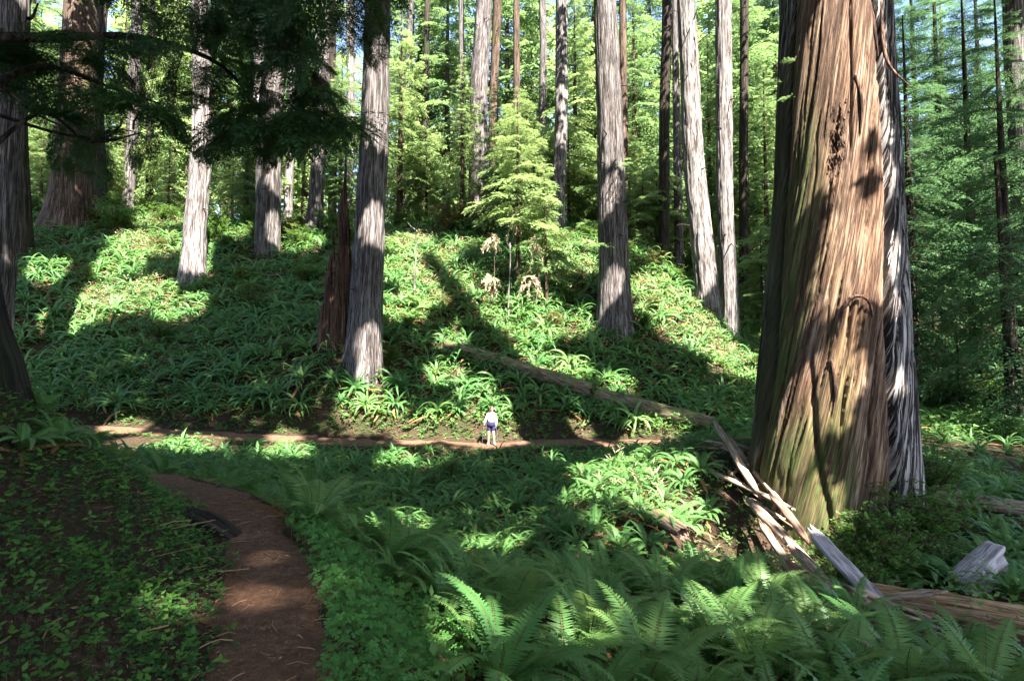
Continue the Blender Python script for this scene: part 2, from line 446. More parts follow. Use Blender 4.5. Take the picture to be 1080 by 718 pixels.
# trail
s_ = np.arange(len(TRAIL)); T = nrm(np.gradient(TRAIL, axis=0)); Sd = np.stack([T[:, 1], -T[:, 0], 0 * T[:, 0]], 1); Sd = nrm(Sd)
wc = np.linspace(-1, 1, 13)
TT = np.repeat(np.arange(len(TRAIL)), 3)[:-2]; tf = np.linspace(0, len(TRAIL) - 1, len(TRAIL) * 3 - 2)
Pm = np.stack([np.interp(tf, s_, TRAIL[:, k]) for k in range(3)], 1); Sm = nrm(np.stack([np.interp(tf, s_, Sd[:, k]) for k in range(3)], 1))
far_w = sstep(18, 23, Pm[:, 1])
hw = (.42 + .20 * far_w)
L_ = hw * (1 + .30 * fbm(tf * .16, tf * 0, 1, 21, 5)); R_ = hw * (1 + .30 * fbm(tf * .16, tf * 0 + 9, 1, 25, 5))
off = np.where(wc[None] < 0, wc[None] * L_[:, None], wc[None] * R_[:, None])
Q = Pm[:, None] + Sm[:, None] * off[..., None]
zq = H(Q[..., 0], Q[..., 1]) + .035 - .075 * np.abs(wc[None]) ** 3 + .03 * fbm(Q[..., 0], Q[..., 1], 4, 31)
Q[..., 2] = zq
n1, n2 = Q.shape[:2]; i = np.arange(n1 - 1)[:, None] * n2; j = np.arange(n2 - 1)[None]
Fq = np.stack([i + j, i + j + 1, i + n2 + j + 1, i + n2 + j], -1).reshape(-1, 4)
o = obj('trail', Geo().add(Q.reshape(-1, 3), Fq[:, ::-1]).mesh('trail', [M['trail']], True)); o['kind'] = 'structure'

# ------------------------------------------------------------------ light: direction to the sun
SUN_EL, SUN_AZ = R(52), R(152)           # azimuth clockwise from +Y (into the picture)
SUN = np.array([math.sin(SUN_AZ) * math.cos(SUN_EL), math.cos(SUN_AZ) * math.cos(SUN_EL), math.sin(SUN_EL)])

# ------------------------------------------------------------------ trunks
def trunk_geo(Ht, r0, r1, lean=(0, 0), flare=.5, ridge=.05, nr=24, seed=0, nth=84, nz=110, below=2.4, bend=.0, pw_=1.0, twist=0.0, lobes=.25):
    z = np.concatenate([np.linspace(-below, 0, 5)[:-1], Ht * np.linspace(0, 1, nz) ** 1.5])
    th = np.linspace(0, 2 * np.pi, nth, endpoint=False)
    Z, TH = np.meshgrid(z, th, indexing='ij')
    zz = np.maximum(Z, 0)
    Rr = r1 + (r0 - r1) * (1 - zz / Ht) ** pw_
    u = (TH - twist * Z) % (2 * np.pi)
    fl = np.exp(-np.maximum(Z, -.3) / (1.1 * r0 + .2)) * flare
    lob = 1 + lobes * 2 * vn(u / (2 * np.pi) * 7, Z * .15 + 3, seed + 1, 7)
    Rr = Rr * (1 + fl * lob)
    Rr *= 1 + .05 * vn(u / (2 * np.pi) * 5, Z * .12, seed + 2, 5)
    n = vn(u / (2 * np.pi) * nr, Z * .55 + 5, seed + 3, nr); n2 = vn(u / (2 * np.pi) * nr * 2, Z * 1.1, seed + 4, nr * 2)
    Rr = Rr - ridge * (1 - np.abs(n)) ** 4 - ridge * .5 * (1 - np.abs(n2)) ** 4
    cx = lean[0] * Z + bend * r0 * vn(Z * .09, Z * 0 + 1, seed + 5); cy = lean[1] * Z + bend * r0 * vn(Z * .09, Z * 0 + 2, seed + 6)
    V = np.stack([cx + Rr * np.cos(TH), cy + Rr * np.sin(TH), Z], -1)
    rr = r0
    G = np.stack([np.cos(u) * rr + seed * 3.1, np.sin(u) * rr + seed * 1.7, Z], -1)
    nzz = len(z); i = np.arange(nzz - 1)[:, None] * nth; j = np.arange(nth)[None]; k = (j + 1) % nth
    Fq = np.stack([i + j, i + k, i + nth + k, i + nth + j], -1).reshape(-1, 4)
    return V.reshape(-1, 3), Fq, G.reshape(-1, 3), dict(u=u, Z=Z, TH=TH)

TREES = []    # (name, root object, x, y, r, lean)
def base_at(px, py, Y):
    p = pw(px, py, Y); return np.array([p[0], Y, gz(p[0], Y)])

def redwood(px, py, Y, wpx, pxt, label, mat='bark_grey', Ht=46, wtop=None, flare=.35, cat='tree', name='redwood_tree', ridge=.085, nr=26, seed=0, bend=.5, nth=72, group=None):
    b = base_at(px, py, Y)
    ptop = pw(pxt, 0, Y)
    lx = (ptop[0] - b[0]) / max(ptop[2] - b[2], 1)
    r = wpx / 2 / F * Y
    rt = (wtop or wpx * .8) / 2 / F * Y
    ztop = ptop[2] - b[2]
    k = (rt - r) / ztop
    r1 = max(.15, r + k * Ht) if wtop else r * .45
    root = empty(name, b, label, cat, group)
    V, Fq, G, _ = trunk_geo(Ht, r, r1, (lx, .0), flare, ridge * min(1, r / .7), nr, seed, nth, bend=bend)
    obj('trunk', Geo().add(V, Fq, grain=G).mesh('trunk', [M[mat]], True), root)
    rs_ = np.random.default_rng(seed * 13 + 1)
    for k in range(int(rs_.integers(4, 8)) if r > .35 else 3):          # dead branch stubs
        zb = rs_.uniform(.2, 1.0) * ztop * .98; a = rs_.uniform(-3.0, -.1); rr_ = (r + k_ * zb if (k_ := (rt - r) / ztop) else r)
        d_ = np.array([math.cos(a), math.sin(a), rs_.uniform(-.35, .25)]); l_ = rs_.uniform(.25, 1.1) * (1 if r > .35 else .7)
        q0 = np.array([lx * zb, 0, zb]) + d_ * rr_ * .85
        vv, ff = tube(spline([q0, q0 + d_ * (l_ * .5 + .1), q0 + d_ * (l_ + .15) + [0, 0, -rs_.uniform(0, .35) * l_]], 7), np.linspace(.045, .012, 7), 5)
        obj('branch_stub', Geo().add(vv, ff, grain=vv).mesh('branch_stub', [M['bark_dark']], True), root)
    TREES.append((root, b[0] + lx * Ht * .7, b[1], b, r))
    return root

A1 = redwood(392, 406, 28.4, 37, 408, 'grey ridged redwood trunk standing right beside the splintered red snag', wtop=28, flare=.22, seed=2)
A2 = redwood(648, 345, 33, 34, 640, 'straight grey redwood trunk with a dark left side, behind the fallen mossy log', wtop=26, flare=.38, seed=3, bend=.12)
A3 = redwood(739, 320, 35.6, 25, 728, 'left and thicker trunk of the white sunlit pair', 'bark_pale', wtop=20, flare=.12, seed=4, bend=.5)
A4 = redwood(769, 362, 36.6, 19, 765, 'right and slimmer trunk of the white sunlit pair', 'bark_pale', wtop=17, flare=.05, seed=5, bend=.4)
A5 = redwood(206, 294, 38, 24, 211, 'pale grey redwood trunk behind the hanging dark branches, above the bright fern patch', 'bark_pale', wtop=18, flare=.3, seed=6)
A6 = redwood(285, 268, 42, 27, 297, 'grey redwood trunk leaning slightly right, first to the left of the snag', wtop=24, flare=.15, seed=7)
A7 = redwood(62, 236, 42, 38, 76, 'huge redwood with a wide brown base at the crest behind the hanging branches', 'bark_brown', wtop=32, flare=.45, seed=8, nr=34, ridge=.08)
A8 = redwood(-10, 312, 23, 34, 13, 'grey trunk cut off by the left edge of the photo', wtop=34, flare=.1, seed=9)
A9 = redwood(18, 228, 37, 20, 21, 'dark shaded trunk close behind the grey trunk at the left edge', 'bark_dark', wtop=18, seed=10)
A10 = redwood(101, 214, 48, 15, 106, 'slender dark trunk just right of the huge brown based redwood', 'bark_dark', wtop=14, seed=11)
A11 = redwood(334, 246, 46, 16, 342, 'grey trunk on the crest between the snag and the leaning redwood', wtop=13, seed=12)
A12 = redwood(367, 220, 53, 10, 370, 'thin pale trunk seen just above the tip of the snag', 'bark_pale', wtop=9, seed=13, nth=40)
A13 = redwood(505, 206, 52, 20, 507, 'broad grey trunk rising behind the olive shrubs on the crest', wtop=18, seed=14)
A14 = redwood(521, 206, 53, 11, 523, 'brown mossy trunk touching the right side of the broad grey one', 'bark_brown', wtop=9, seed=15, nth=40)
A15 = redwood(591, 236, 46, 15, 591, 'pale trunk with dark twiggy sprouts low down, behind the young hemlock', 'bark_pale', wtop=14, seed=16)
A16 = redwood(448, 200, 58, 7, 452, 'thin dark pole trunk in the bright gap right of the ridged redwood', 'bark_dark', wtop=6, seed=17, nth=32)
A17 = redwood(487, 200, 55, 7, 488, 'thin pale trunk just left of the broad grey crest trunk', 'bark_grey', wtop=6, seed=18, nth=32)
A18 = redwood(702, 288, 46, 12, 701, 'mossy dark trunk between the straight grey redwood and the white pair', 'bark_dark', wtop=11, seed=19, nth=40)
A19 = redwood(716, 285, 48, 10, 714, 'pale bluish trunk low behind the left of the white pair', 'bark_grey', wtop=7, seed=20, nth=40)
A20 = redwood(660, 262, 50, 9, 657, 'brown slim trunk peeping out right of the straight grey redwood', 'bark_brown', wtop=8, seed=21, nth=40)
A21 = redwood(1082, 330, 31, 22, 1074, 'pale bluish trunk at the right edge of the photo among dark hemlocks', 'bark_grey', wtop=20, seed=22)
A22 = redwood(138, 216, 55, 12, 142, 'grey trunk left of the pale redwood, seen through the hanging branches', wtop=11, seed=23, nth=40)
A23 = redwood(156, 216, 58, 8, 158, 'thinner dim trunk beside the one seen through the hanging branches', 'bark_dark', wtop=7, seed=24, nth=32)
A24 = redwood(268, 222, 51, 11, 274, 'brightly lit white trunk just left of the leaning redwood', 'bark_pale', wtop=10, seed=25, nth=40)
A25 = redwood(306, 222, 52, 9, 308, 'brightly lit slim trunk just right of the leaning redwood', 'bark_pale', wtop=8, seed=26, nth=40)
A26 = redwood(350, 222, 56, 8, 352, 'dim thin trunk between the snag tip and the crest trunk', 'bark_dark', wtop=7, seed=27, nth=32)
A27 = redwood(545, 214, 57, 8, 545, 'reddish thin trunk behind the top of the young hemlock', 'bark_brown', wtop=7, seed=28, nth=32)
A28 = redwood(574, 214, 60, 9, 572, 'grey thin trunk between the young hemlock and the sprouting pale trunk', 'bark_grey', wtop=8, seed=29, nth=32)
A29 = redwood(785, 310, 47, 10, 784, 'shaded slim trunk between the white pair and the giant', 'bark_dark', wtop=9, seed=30, nth=40)
A30 = redwood(428, 205, 62, 9, 431, 'dim trunk in the far wood just right of the ridged redwood', 'bark_grey', wtop=8, seed=31, nth=32)

# ---- the giant on the right
D0 = -np.pi / 2 - .50      # the side of the giant that faces the trail
def giant():
    b = base_at(880, 543, 13.6)
    root = empty('giant_redwood', b, 'enormous leaning redwood with bare orange wood and peeling grey bark, largest tree of the photo', 'tree')
    Ht = 48.0
    nth, nz, below = 300, 300, 1.5
    z = np.concatenate([np.linspace(-below, 0, 14)[:-1], np.linspace(0, 14, 230), np.linspace(14, Ht, 40)[1:]])
    th = np.linspace(0, 2 * np.pi, nth, endpoint=False) + np.pi / 2
    Z, TH = np.meshgrid(z, th, indexing='ij')
    rz = np.interp(Z, [-1.5, 0, 1, 2, 4.2, 7.6, 12, 20, 48], [2.0, 1.86, 1.78, 1.68, 1.50, 1.31, 1.15, 1.05, .5])
    cx = np.interp(Z, [-1.5, 0, 1, 2, 4.2, 7.6, 12, 48], [-.2, -.12, -.08, -.02, .1, .28, .36, .1])
    u = (TH - .11 * Z) % (2 * np.pi)
    U = u / (2 * np.pi)
    rz = rz * (1 + .10 * np.exp(-np.maximum(Z, 0) / 1.6) * vn(U * 9, Z * .1, 1, 9) * 1.6)
    dth = np.angle(np.exp(1j * (TH - D0)))           # 0 faces the camera, + to the right
    g0 = .70 + .16 * vn(Z * .25, Z * 0, 33) - .05 * (Z - 5) / 6   # the crack between bare wood and bark
    barkR = sstep(-.03, .05, dth - g0)
    gl = -.98 + .12 * vn(Z * .3, Z * 0, 34)
    barkL = sstep(.05, -.05, dth - gl)
    bk = np.clip(barkR + barkL, 0, 1)
    rz = rz + .07 * barkR + .09 * barkL
    n = vn(U * 46, Z * .32, 3, 46); n2 = vn(U * 92, Z * .7, 4, 92); n3 = vn(U * 22, Z * .22, 5, 22); n4 = vn(U * 150, Z * .5, 6, 150)
    rid = bk * (.11 * (1 - np.abs(n)) ** 4 + .05 * (1 - np.abs(n2)) ** 4)
    rid = rid + (1 - bk) * (.014 * (1 - np.abs(n3)) ** 6 + .022 * (1 - np.abs(n2)) ** 5 + .012 * n4 + .012 * (1 - np.abs(n)) ** 5 - .012 * n3)
    rid = rid + .20 * np.exp(-((dth - g0) / .035) ** 2)         # deep crack
    rid = rid + .16 * np.exp(-((dth - gl - .03) / .05) ** 2)
    cr2 = .18 + .10 * vn(Z * .4, Z * 0, 35)
    rid = rid + .10 * np.exp(-((dth - cr2) / .02) ** 2) * sstep(6.0, 9.0, Z)
    cr3 = -.25 + .14 * vn(Z * .5, Z * 0, 36)
    rid = rid + .13 * np.exp(-((dth - cr3 + .06 * (Z - 2)) / .035) ** 2) * sstep(4.2, 2.5, Z)
    cr4 = .12 + .05 * vn(Z * .5, Z * 0, 37)
    rid = rid + .10 * np.exp(-((dth - cr4 - .05 * (Z - 2)) / .03) ** 2) * sstep(5.5, 4.0, Z) * sstep(.5, 1.6, Z)
    rq = np.random.default_rng(8)
    for q in range(34):                                         # seams in the bare wood
        c0 = rq.uniform(-.95, .5); za = rq.uniform(-1, 9); zb = za + rq.uniform(1.5, 5); wd = rq.uniform(.007, .018)
        cc = c0 + .10 * (Z - za) * .9 + .05 * vn(Z * .8, Z * 0, 42 + q)
        rid = rid + (1 - bk) * rq.uniform(.03, .09) * np.exp(-((dth - cc) / wd) ** 2) * sstep(za - .6, za + .3, Z) * sstep(zb + .6, zb - .3, Z)
    # ragged hollow of the old branch scar
    sc = np.exp(-(((dth + .02 - .05 * (Z - 8.2)) / .13) ** 2 + ((Z - 8.2) / .75) ** 2))
    rid = rid + sc * (.10 + .10 * vn(U * 120, Z * 6, 8, 120))
    rr = rz - rid
    V = np.stack([cx + rr * np.cos(TH), rr * np.sin(TH), Z], -1)
    G = np.stack([np.cos(u) * 1.5, np.sin(u) * 1.5, Z], -1)
    algae = sstep(10.5, 3.0, Z + dth * 4.0 + 1.5 * vn(U * 12, Z * .4, 40, 12)) * sstep(.45, -.1, dth) + .8 * sstep(1.6, .2, Z) + .55 * sstep(-.15, -.6, dth)  # algae low down; the left side is also darkened to carry its shade
    algae = np.clip(algae * (.6 + .7 * vn(U * 18, Z * .3, 41, 18)), 0, 1)
    bkm = np.clip(bk + sc * .2 + sstep(1.3, .5, Z) * .35, 0, 1)
    nzz = len(z); i = np.arange(nzz - 1)[:, None] * nth; j = np.arange(nth)[None]; k = (j + 1) % nth
    Fq = np.stack([i + j, i + k, i + nth + k, i + nth + j], -1).reshape(-1, 4)
    obj('trunk', Geo().add(V.reshape(-1, 3), Fq, grain=G.reshape(-1, 3), barkness=bkm.ravel(), algae=algae.ravel()).mesh('trunk', [M['giant']], True), root)
    def surf(dth_, zz, out=.0):
        kz = int(np.abs(z - zz).argmin()); kt = int(np.abs(np.angle(np.exp(1j * (th - D0 - dth_)))).argmin())
        p = V[kz, kt].copy(); p[0] += out * math.cos(D0 + dth_); p[1] += out * math.sin(D0 + dth_)
        return p
    # shaggy branch scar
    ge = Geo()
    r2 = np.random.default_rng(3)
    for q in range(170):
        zc = 8.2 + r2.normal(0, .42); dc = -.02 + .09 * (zc - 8.2) + r2.normal(0, .055)
        p0 = surf(dc, zc, -.02); ln = r2.uniform(.06, .22)
        d = np.array([r2.normal(0, .25), -r2.uniform(.1, .5), r2.choice([-1, -1, -1, 1])]); d /= np.linalg.norm(d)
        P = np.array([p0, p0 + d * ln * .5 + [0, -.02, 0], p0 + d * ln])
        vv, ff = tube(P, [.016, .011, .002], 4); ge.add(vv, ff, grain=vv)
    obj('branch_scar', ge.mesh('branch_scar', [M['bark_red']], True), root)
    # strips of peeling bark
    def strip(pts, w, name='bark_strip', mat='bark_red'):
        vv, ff = tube(spline(pts, 14), np.concatenate([np.linspace(w * .5, w, 7), np.linspace(w, .006, 7)]), 5)
        obj(name, Geo().add(vv, ff, grain=vv).mesh(name, [M[mat]], True), root)
    strip([surf(.32, 9.8, 0), surf(.40, 9.2, .03), surf(.36, 8.4, .02)], .05)
    strip([surf(.50, 4.35, .02), surf(.40, 4.72, .10), surf(.22, 4.78, .12), surf(.10, 4.5, .10), surf(.07, 3.9, .03)], .045)
    strip([surf(.85, 11.6, 0), surf(.80, 10.6, .10), surf(.80, 9.9, .35), surf(.86, 9.2, .7)], .045, 'dead_branch')
    strip([surf(.72, 11.9, 0), surf(.70, 11.0, .07), surf(.72, 10.2, .1)], .05)
    strip([surf(-.02, 3.4, .02), surf(.03, 2.7, .05), surf(.0, 2.2, .03)], .045)
    strip([surf(-.5, 3.2, .0), surf(-.62, 2.4, .06), surf(-.7, 1.5, .02)], .06, mat='bark_brown')
    TREES.append((root, b[0], b[1], b, 1.9))
    return root, surf, b
GIANT, gsurf, gbase = giant()

# ---- splintered snag beside the ridged redwood
def snag():
    b = base_at(357, 372, 28.7)
    root = empty('dead_snag', b, 'splintered reddish brown snag tapering to one tall spike', 'dead tree')
    u = 27.4 / F
    def spike(cx, cy, wbot, hgt, tipx, seed, name):
        nth = 40; rs_ = np.random.default_rng(seed)
        th = np.linspace(0, 2 * np.pi, nth, endpoint=False)
        q = np.concatenate([[-.12], np.linspace(0, 1, 44), [1.0, .97]])
        top = .55 + .45 * np.clip(vn(th / 6.2832 * 9, th * 0, seed, 9) * .5 + .5 + rs_.normal(0, .12, nth), 0, 1)
        pk = np.argmax(top); top = top * .78 + .22 * np.exp(-(np.angle(np.exp(1j * (th - th[pk]))) / .7) ** 2) ; top /= top.max()
        Q, TH = np.meshgrid(q, th, indexing='ij'); Z = Q * hgt * top[None]
        qq = np.clip(Z / hgt, 0, 1)
        r = wbot * (1 - .72 * qq ** .8) * (1 + .3 * vn(TH / 6.2832 * 6, Z * .6, seed, 6)) - wbot * .4 * (1 - np.abs(vn(TH / 6.2832 * 13, Z * .3, seed + 1, 13))) ** 4
        r = np.maximum(r, .02); r[-2] *= .8; r[-1] *= .45
        cxx = cx + tipx * qq + .10 * vn(Z * .4, Z * 0, seed + 2)
        V = np.stack([cxx + r * np.cos(TH), cy + .75 * r * np.sin(TH), Z], -1)
        i = np.arange(len(q) - 1)[:, None] * nth; j = np.arange(nth)[None]; k = (j + 1) % nth
        Fq = np.stack([i + j, i + k, i + nth + k, i + nth + j], -1).reshape(-1, 4)
        G = np.stack([np.cos(TH) * .6 + seed, np.sin(TH) * .6, Z], -1)
        obj(name, Geo().add(V.reshape(-1, 3), Fq, grain=G.reshape(-1, 3)).mesh(name, [M['bark_red']], True), root)
    spike(.22, 0, .60, 10.6, .06, 50, 'trunk')
    spike(-.40, -.1, .40, 6.2, .05, 52, 'splinter')
    spike(-.78, -.15, .34, 3.4, .08, 54, 'splinter')
    spike(.55, -.2, .24, 3.6, -.12, 56, 'splinter')
    spike(-.12, -.35, .26, 4.6, .0, 58, 'splinter')
    spike(.30, -.30, .15, 6.9, -.10, 60, 'splinter'); spike(-.48, -.3, .13, 4.9, .10, 47, 'splinter'); spike(.02, -.4, .12, 7.8, .06, 49, 'splinter'); spike(-.80, -.1, .12, 2.4, .1, 45, 'splinter')
snag()

# ------------------------------------------------------------------ boughs and crowns
def bough(seed, ntw, nleaf, leafL, leafW, droop=.25, spread=.5, hang=.3, flat=.12, wood_r=.012, sub=False):
    """a branch along +X of unit length: (leaf V, leaf F), (wood V, wood F)"""
    r = np.random.default_rng(seed)
    W = Geo(); P = []; Dv = []; S = []; L = []
    t = np.linspace(0, 1, 9)
    axis_ = np.stack([t, .06 * np.sin(t * 5 + r.uniform(0, 6)), .10 * t - (droop + .10) * t ** 2], 1)
    vv, ff = tube(axis_, np.linspace(wood_r, wood_r * .25, 9), 4); W.add(vv, ff)
    def leaves_on(p0, d, ln, n, nrmv):
        s = np.linspace(.08, 1, n)
        hangv = np.array([0, 0, -hang])
        pts = p0 + d * (ln * s)[:, None] + hangv * (ln * s ** 2)[:, None]
        tan = nrm(d + 2 * hangv * s[:, None])
        side = nrm(np.cross(tan, nrmv))
        for sg in (1, -1):
            dd = nrm(tan * .65 + side * sg + r.normal(0, flat, (n, 3)))
            P.append(pts); Dv.append(dd); S.append(nrm(np.cross(dd, nrmv + r.normal(0, .25, (n, 3))))); L.append(leafL * (1 - .35 * s) * r.uniform(.75, 1.2, n))
        P.append(pts[-1:]); Dv.append(tan[-1:]); S.append(side[-1:]); L.append(np.array([leafL]))
        return pts
    for i in range(ntw):
        f = .10 + .88 * (i + r.uniform(-.3, .3)) / ntw; f = min(max(f, .05), .99)
        sg = 1 if i % 2 else -1
        p0 = np.array([np.interp(f, t, axis_[:, k]) for k in range(3)])
        ang = R(r.uniform(38, 68)) * sg
        d = np.array([math.cos(ang), math.sin(ang), r.normal(0, flat) + .05])
        ln = spread * (1 - f) ** .75 * r.uniform(.7, 1.15) + .08
        nv = nrm(np.array([r.normal(0, .25), r.normal(0, .25), 1.0]))
        if sub:
            ns = 7
            vv, ff = tube(np.array([p0, p0 + d * ln * .5 + [0, 0, -hang * ln * .25], p0 + d * ln + [0, 0, -hang * ln]]), [wood_r * .35, wood_r * .25, wood_r * .1], 3); W.add(vv, ff)
            for k in range(ns):
                fk = .15 + .85 * k / ns; sgk = 1 if k % 2 else -1
                q0 = p0 + d * ln * fk + np.array([0, 0, -hang]) * ln * fk ** 2
                a2 = ang + R(r.uniform(35, 60)) * sgk
                d2 = np.array([math.cos(a2), math.sin(a2), -.15 + r.normal(0, .12)])
                leaves_on(q0, d2, ln * .42 * (1.05 - fk) + .07, nleaf, nv)
            leaves_on(p0, d, ln, nleaf, nv)
        else:
            leaves_on(p0, d, ln, nleaf, nv)
    leaves_on(axis_[4], axis_[8] - axis_[4], .5, nleaf, np.array([0, 0, 1.0]))
    P = np.concatenate(P); Dv = np.concatenate(Dv); S = np.concatenate(S); L = np.concatenate(L)
    return kites(P, Dv, S, L, L * leafW), (np.concatenate(W.V), np.concatenate([f for f, _ in W.F]))

def place_boughs(geo, protos, items, seed=0):
    """items: (pos, azimuth, pitch, length, roll)"""
    r = np.random.default_rng(seed)
    for pos, az, pit, ln, roll in items:
        (lv, lf), (wv, wf) = protos[r.integers(len(protos))]
        Mx = rotz(az) @ roty(-pit) @ rotx(roll)
        k = np.array([1, r.choice([-1, 1]), 1.0])
        geo.add((lv * k) @ Mx.T * ln + pos, lf, 0, rnd=np.full(len(lv), r.random()))
        geo.add((wv * k) @ Mx.T * ln + pos, wf, 1)

def crown_items(h0, h1, Rm, n, seed, prof='cone', pit0=.25, pit1=-.35, lean=0.0, one_side=None):
    r = np.random.default_rng(seed); it = []
    for i in range(n):
        f = ((i + r.random()) / n); f = f ** .85
        z = h0 + (h1 - h0) * f
        if prof == 'cone': rad = Rm * (1 - f) ** .8 * (.75 + .25 * min(1, f * 6)) + .3
        else: rad = Rm * (math.sin(math.pi * min(1, .12 + f * .86)) ** .6) + .3
        rad *= r.uniform(.35, 1.25) if prof != 'cone' else r.uniform(.45, 1.2)
        if r.random() < .12: continue
        az = i * 2.4 + r.normal(0, .3)
        it.append((np.array([lean * z, 0, z]), az, pit1 + (pit0 - pit1) * f + r.normal(0, .12), rad, r.normal(0, .25)))
    return it

PB_med = [bough(100 + i, 26, 7, .085, .42, droop=.22, hang=.25) for i in range(4)]
PB_far = [bough(120 + i, 18, 6, .10, .5, droop=.22, hang=.3) for i in range(4)]
PB_mid = [bough(130 + i, 30, 9, .058, .42, droop=.25, hang=.3) for i in range(4)]
PB_fine = [bough(140 + i, 20, 8, .055, .28, droop=.3, hang=.45, sub=True, wood_r=.008) for i in range(4)]
print('bough leaves', len(PB_med[0][0][1]), len(PB_far[0][0][1]), len(PB_fine[0][0][1]))

def crown_mesh(name, protos, items, mat, seed=0, wood='twig'):
    g = Geo(); place_boughs(g, protos, items, seed)
    return g.mesh(name, [M[mat], M[wood]])

# background conifers sharing a few crown meshes
CR = {}
for key, mat, Hh, Rm, n, prof in [('a', 'hem_bright', 22, 3.6, 120, 'cone'), ('b', 'hem_mid', 27, 4.2, 150, 'cone'), ('c', 'hem_bright', 15, 4.2, 90, 'round'), ('d', 'hem_mid', 34, 4.6, 170, 'round'), ('e', 'hem_blue', 20, 4.4, 130, 'cone'), ('f', 'hem_blue', 28, 4.6, 160, 'cone')]:
    CR[key] = (crown_mesh('crown', PB_mid if key in 'ef' else PB_far, crown_items(1.2 if Hh < 25 else 3, Hh, Rm, n, ord(key), prof), mat, ord(key)), Hh)
TRK = {}
for key, (me, Hh) in CR.items():
    V, Fq, G, _ = trunk_geo(Hh * .97, .16 + Hh * .007, .03, (0, 0), .25, .01, 10, ord(key), 18, 24)
    TRK[key] = Geo().add(V, Fq, grain=G).mesh('trunk', [M['bark_dark' if key in 'ef' else 'bark_brown']], True)

LAND = [(-20, 'the grey trunk at the left edge'), (62, 'the huge brown based redwood'), (138, 'the grey trunk seen through the hanging branches'), (206, 'the pale redwood above the bright fern patch'), (285, 'the leaning grey redwood'), (357, 'the snag'),
        (402, 'the ridged grey redwood'), (505, 'the broad grey crest trunk'), (548, 'the young hemlock'), (591, 'the sprouting pale trunk'), (642, 'the straight grey redwood'), (702, 'the mossy dark trunk'), (752, 'the white trunk pair'), (885, 'the giant'), (1090, 'the pale trunk at the right edge')]
DESC = {'a': 'yellow green conifer with a pointed crown', 'b': 'tall mid green conifer', 'c': 'low rounded yellow green tree', 'd': 'tall full crowned green conifer', 'e': 'blue green hemlock with layered boughs', 'f': 'tall blue green hemlock'}
_used = {}
def bg_tree(px, Y, key, sc=1.0, base_py=None, label=None, rot=None):
    x = (px - 540) / F * Y
    b = np.array([x, Y, gz(x, Y) - .1])
    lo = max([l for l in LAND if l[0] <= px], default=LAND[0]); hi = min([l for l in LAND if l[0] > px], default=LAND[-1])
    if label is None:
        near = lo if px - lo[0] < hi[0] - px else hi
        side = 'right' if near is lo else 'left'
        lab = f"{DESC[key]} in the wood just {side} of {near[1]}"
        dist = 'deep in' if Y > 72 else 'halfway into' if Y > 60 else 'at the front of'
        lab = f"{DESC[key]} {dist} the wood, {side} of {near[1]}"
        if lab in _used:
            lab = f"{DESC[key]} {dist} the wood, between {lo[1]} and {hi[1]}"
        _used[lab] = 1
    else: lab = label
    root = empty('conifer', b, ' '.join(lab.split()[:16]), 'tree', 'young conifers in the sunlit wood')
    root.rotation_euler = (0, 0, rng.uniform(0, 6.28) if rot is None else rot); root.scale = (sc, sc, sc)
    obj('trunk', TRK[key], root); obj('crown', CR[key][0], root)
    return root

BGs = 1.25
BG = [(20, 54, 'b', .8), (120, 58, 'a', .8), (175, 56, 'a', .9), (235, 60, 'b', 1), (262, 66, 'd', .9), (318, 60, 'a', .9), (385, 58, 'c', .9),
      (420, 50, 'a', .75), (440, 66, 'd', 1), (470, 60, 'b', 1.0), (535, 66, 'd', 1.0), (562, 70, 'b', 1.1), (608, 58, 'a', 1.0), (628, 70, 'd', 1), (672, 56, 'b', .9), (690, 66, 'd', 1),
      (718, 60, 'a', 1.0), (752, 56, 'a', .9), (790, 52, 'b', 1.0), (812, 48, 'a', 1.0), (825, 62, 'd', 1.0), (800, 66, 'd', 1.1), (640, 48, 'c', .55), (680, 47, 'c', .5), (805, 41, 'c', .55)]
for a in BG: bg_tree(a[0], a[1], a[2], a[3] * (1.3 if a[1] > 49 else 1))
RT = [(965, 34, 'e', 1.2, 'blue green hemlock with layered boughs close behind the right side of the giant'), (1000, 44, 'f', 1.25, 'tall blue green hemlock in the middle of the dark stand right of the giant'),
      (1030, 36, 'e', 1.35, 'broad blue green hemlock filling the dark stand right of the giant'), (1066, 27, 'e', 1.1, 'near blue green hemlock reaching the right edge of the photo'),
      (1095, 40, 'f', 1.2, 'tall hemlock at the back of the dark stand by the right edge'), (975, 58, 'f', 1.5, 'far pale hemlock showing just right of the giant'),
      (1045, 60, 'f', 1.6, 'far hemlock top rising above the dark stand on the right'), (1120, 30, 'e', 1.0, 'hemlock whose boughs enter from beyond the right edge'), (940, 48, 'e', 1.7, 'hemlock half hidden behind the right edge of the giant'),
      (1010, 29, 'e', .28, 'small bushy hemlock sapling low in the dark hollow right of the giant'), (985, 40, 'e', .4, 'short hemlock sapling at the back of the dark hollow')]
for q in range(38):
    px = rng.uniform(-10, 830); Y = rng.uniform(44, 54) if px > 380 else rng.uniform(47, 56); k = ['c', 'c', 'a', 'b'][rng.integers(4)]
    x = (px - 540) / F * Y
    if min(abs(px - a_[0]) for a_ in [(205,), (285,), (640,), (738,), (505,)]) < 16: continue
    r_ = bg_tree(px, Y, k, rng.uniform(.25, .75), label='small leafy sapling growing among the trunks along the crest'); r_['group'] = 'saplings along the crest'; r_.name = 'sapling'
for px, Y, k, s, lab in RT: bg_tree(px, Y, k, s, label=lab)

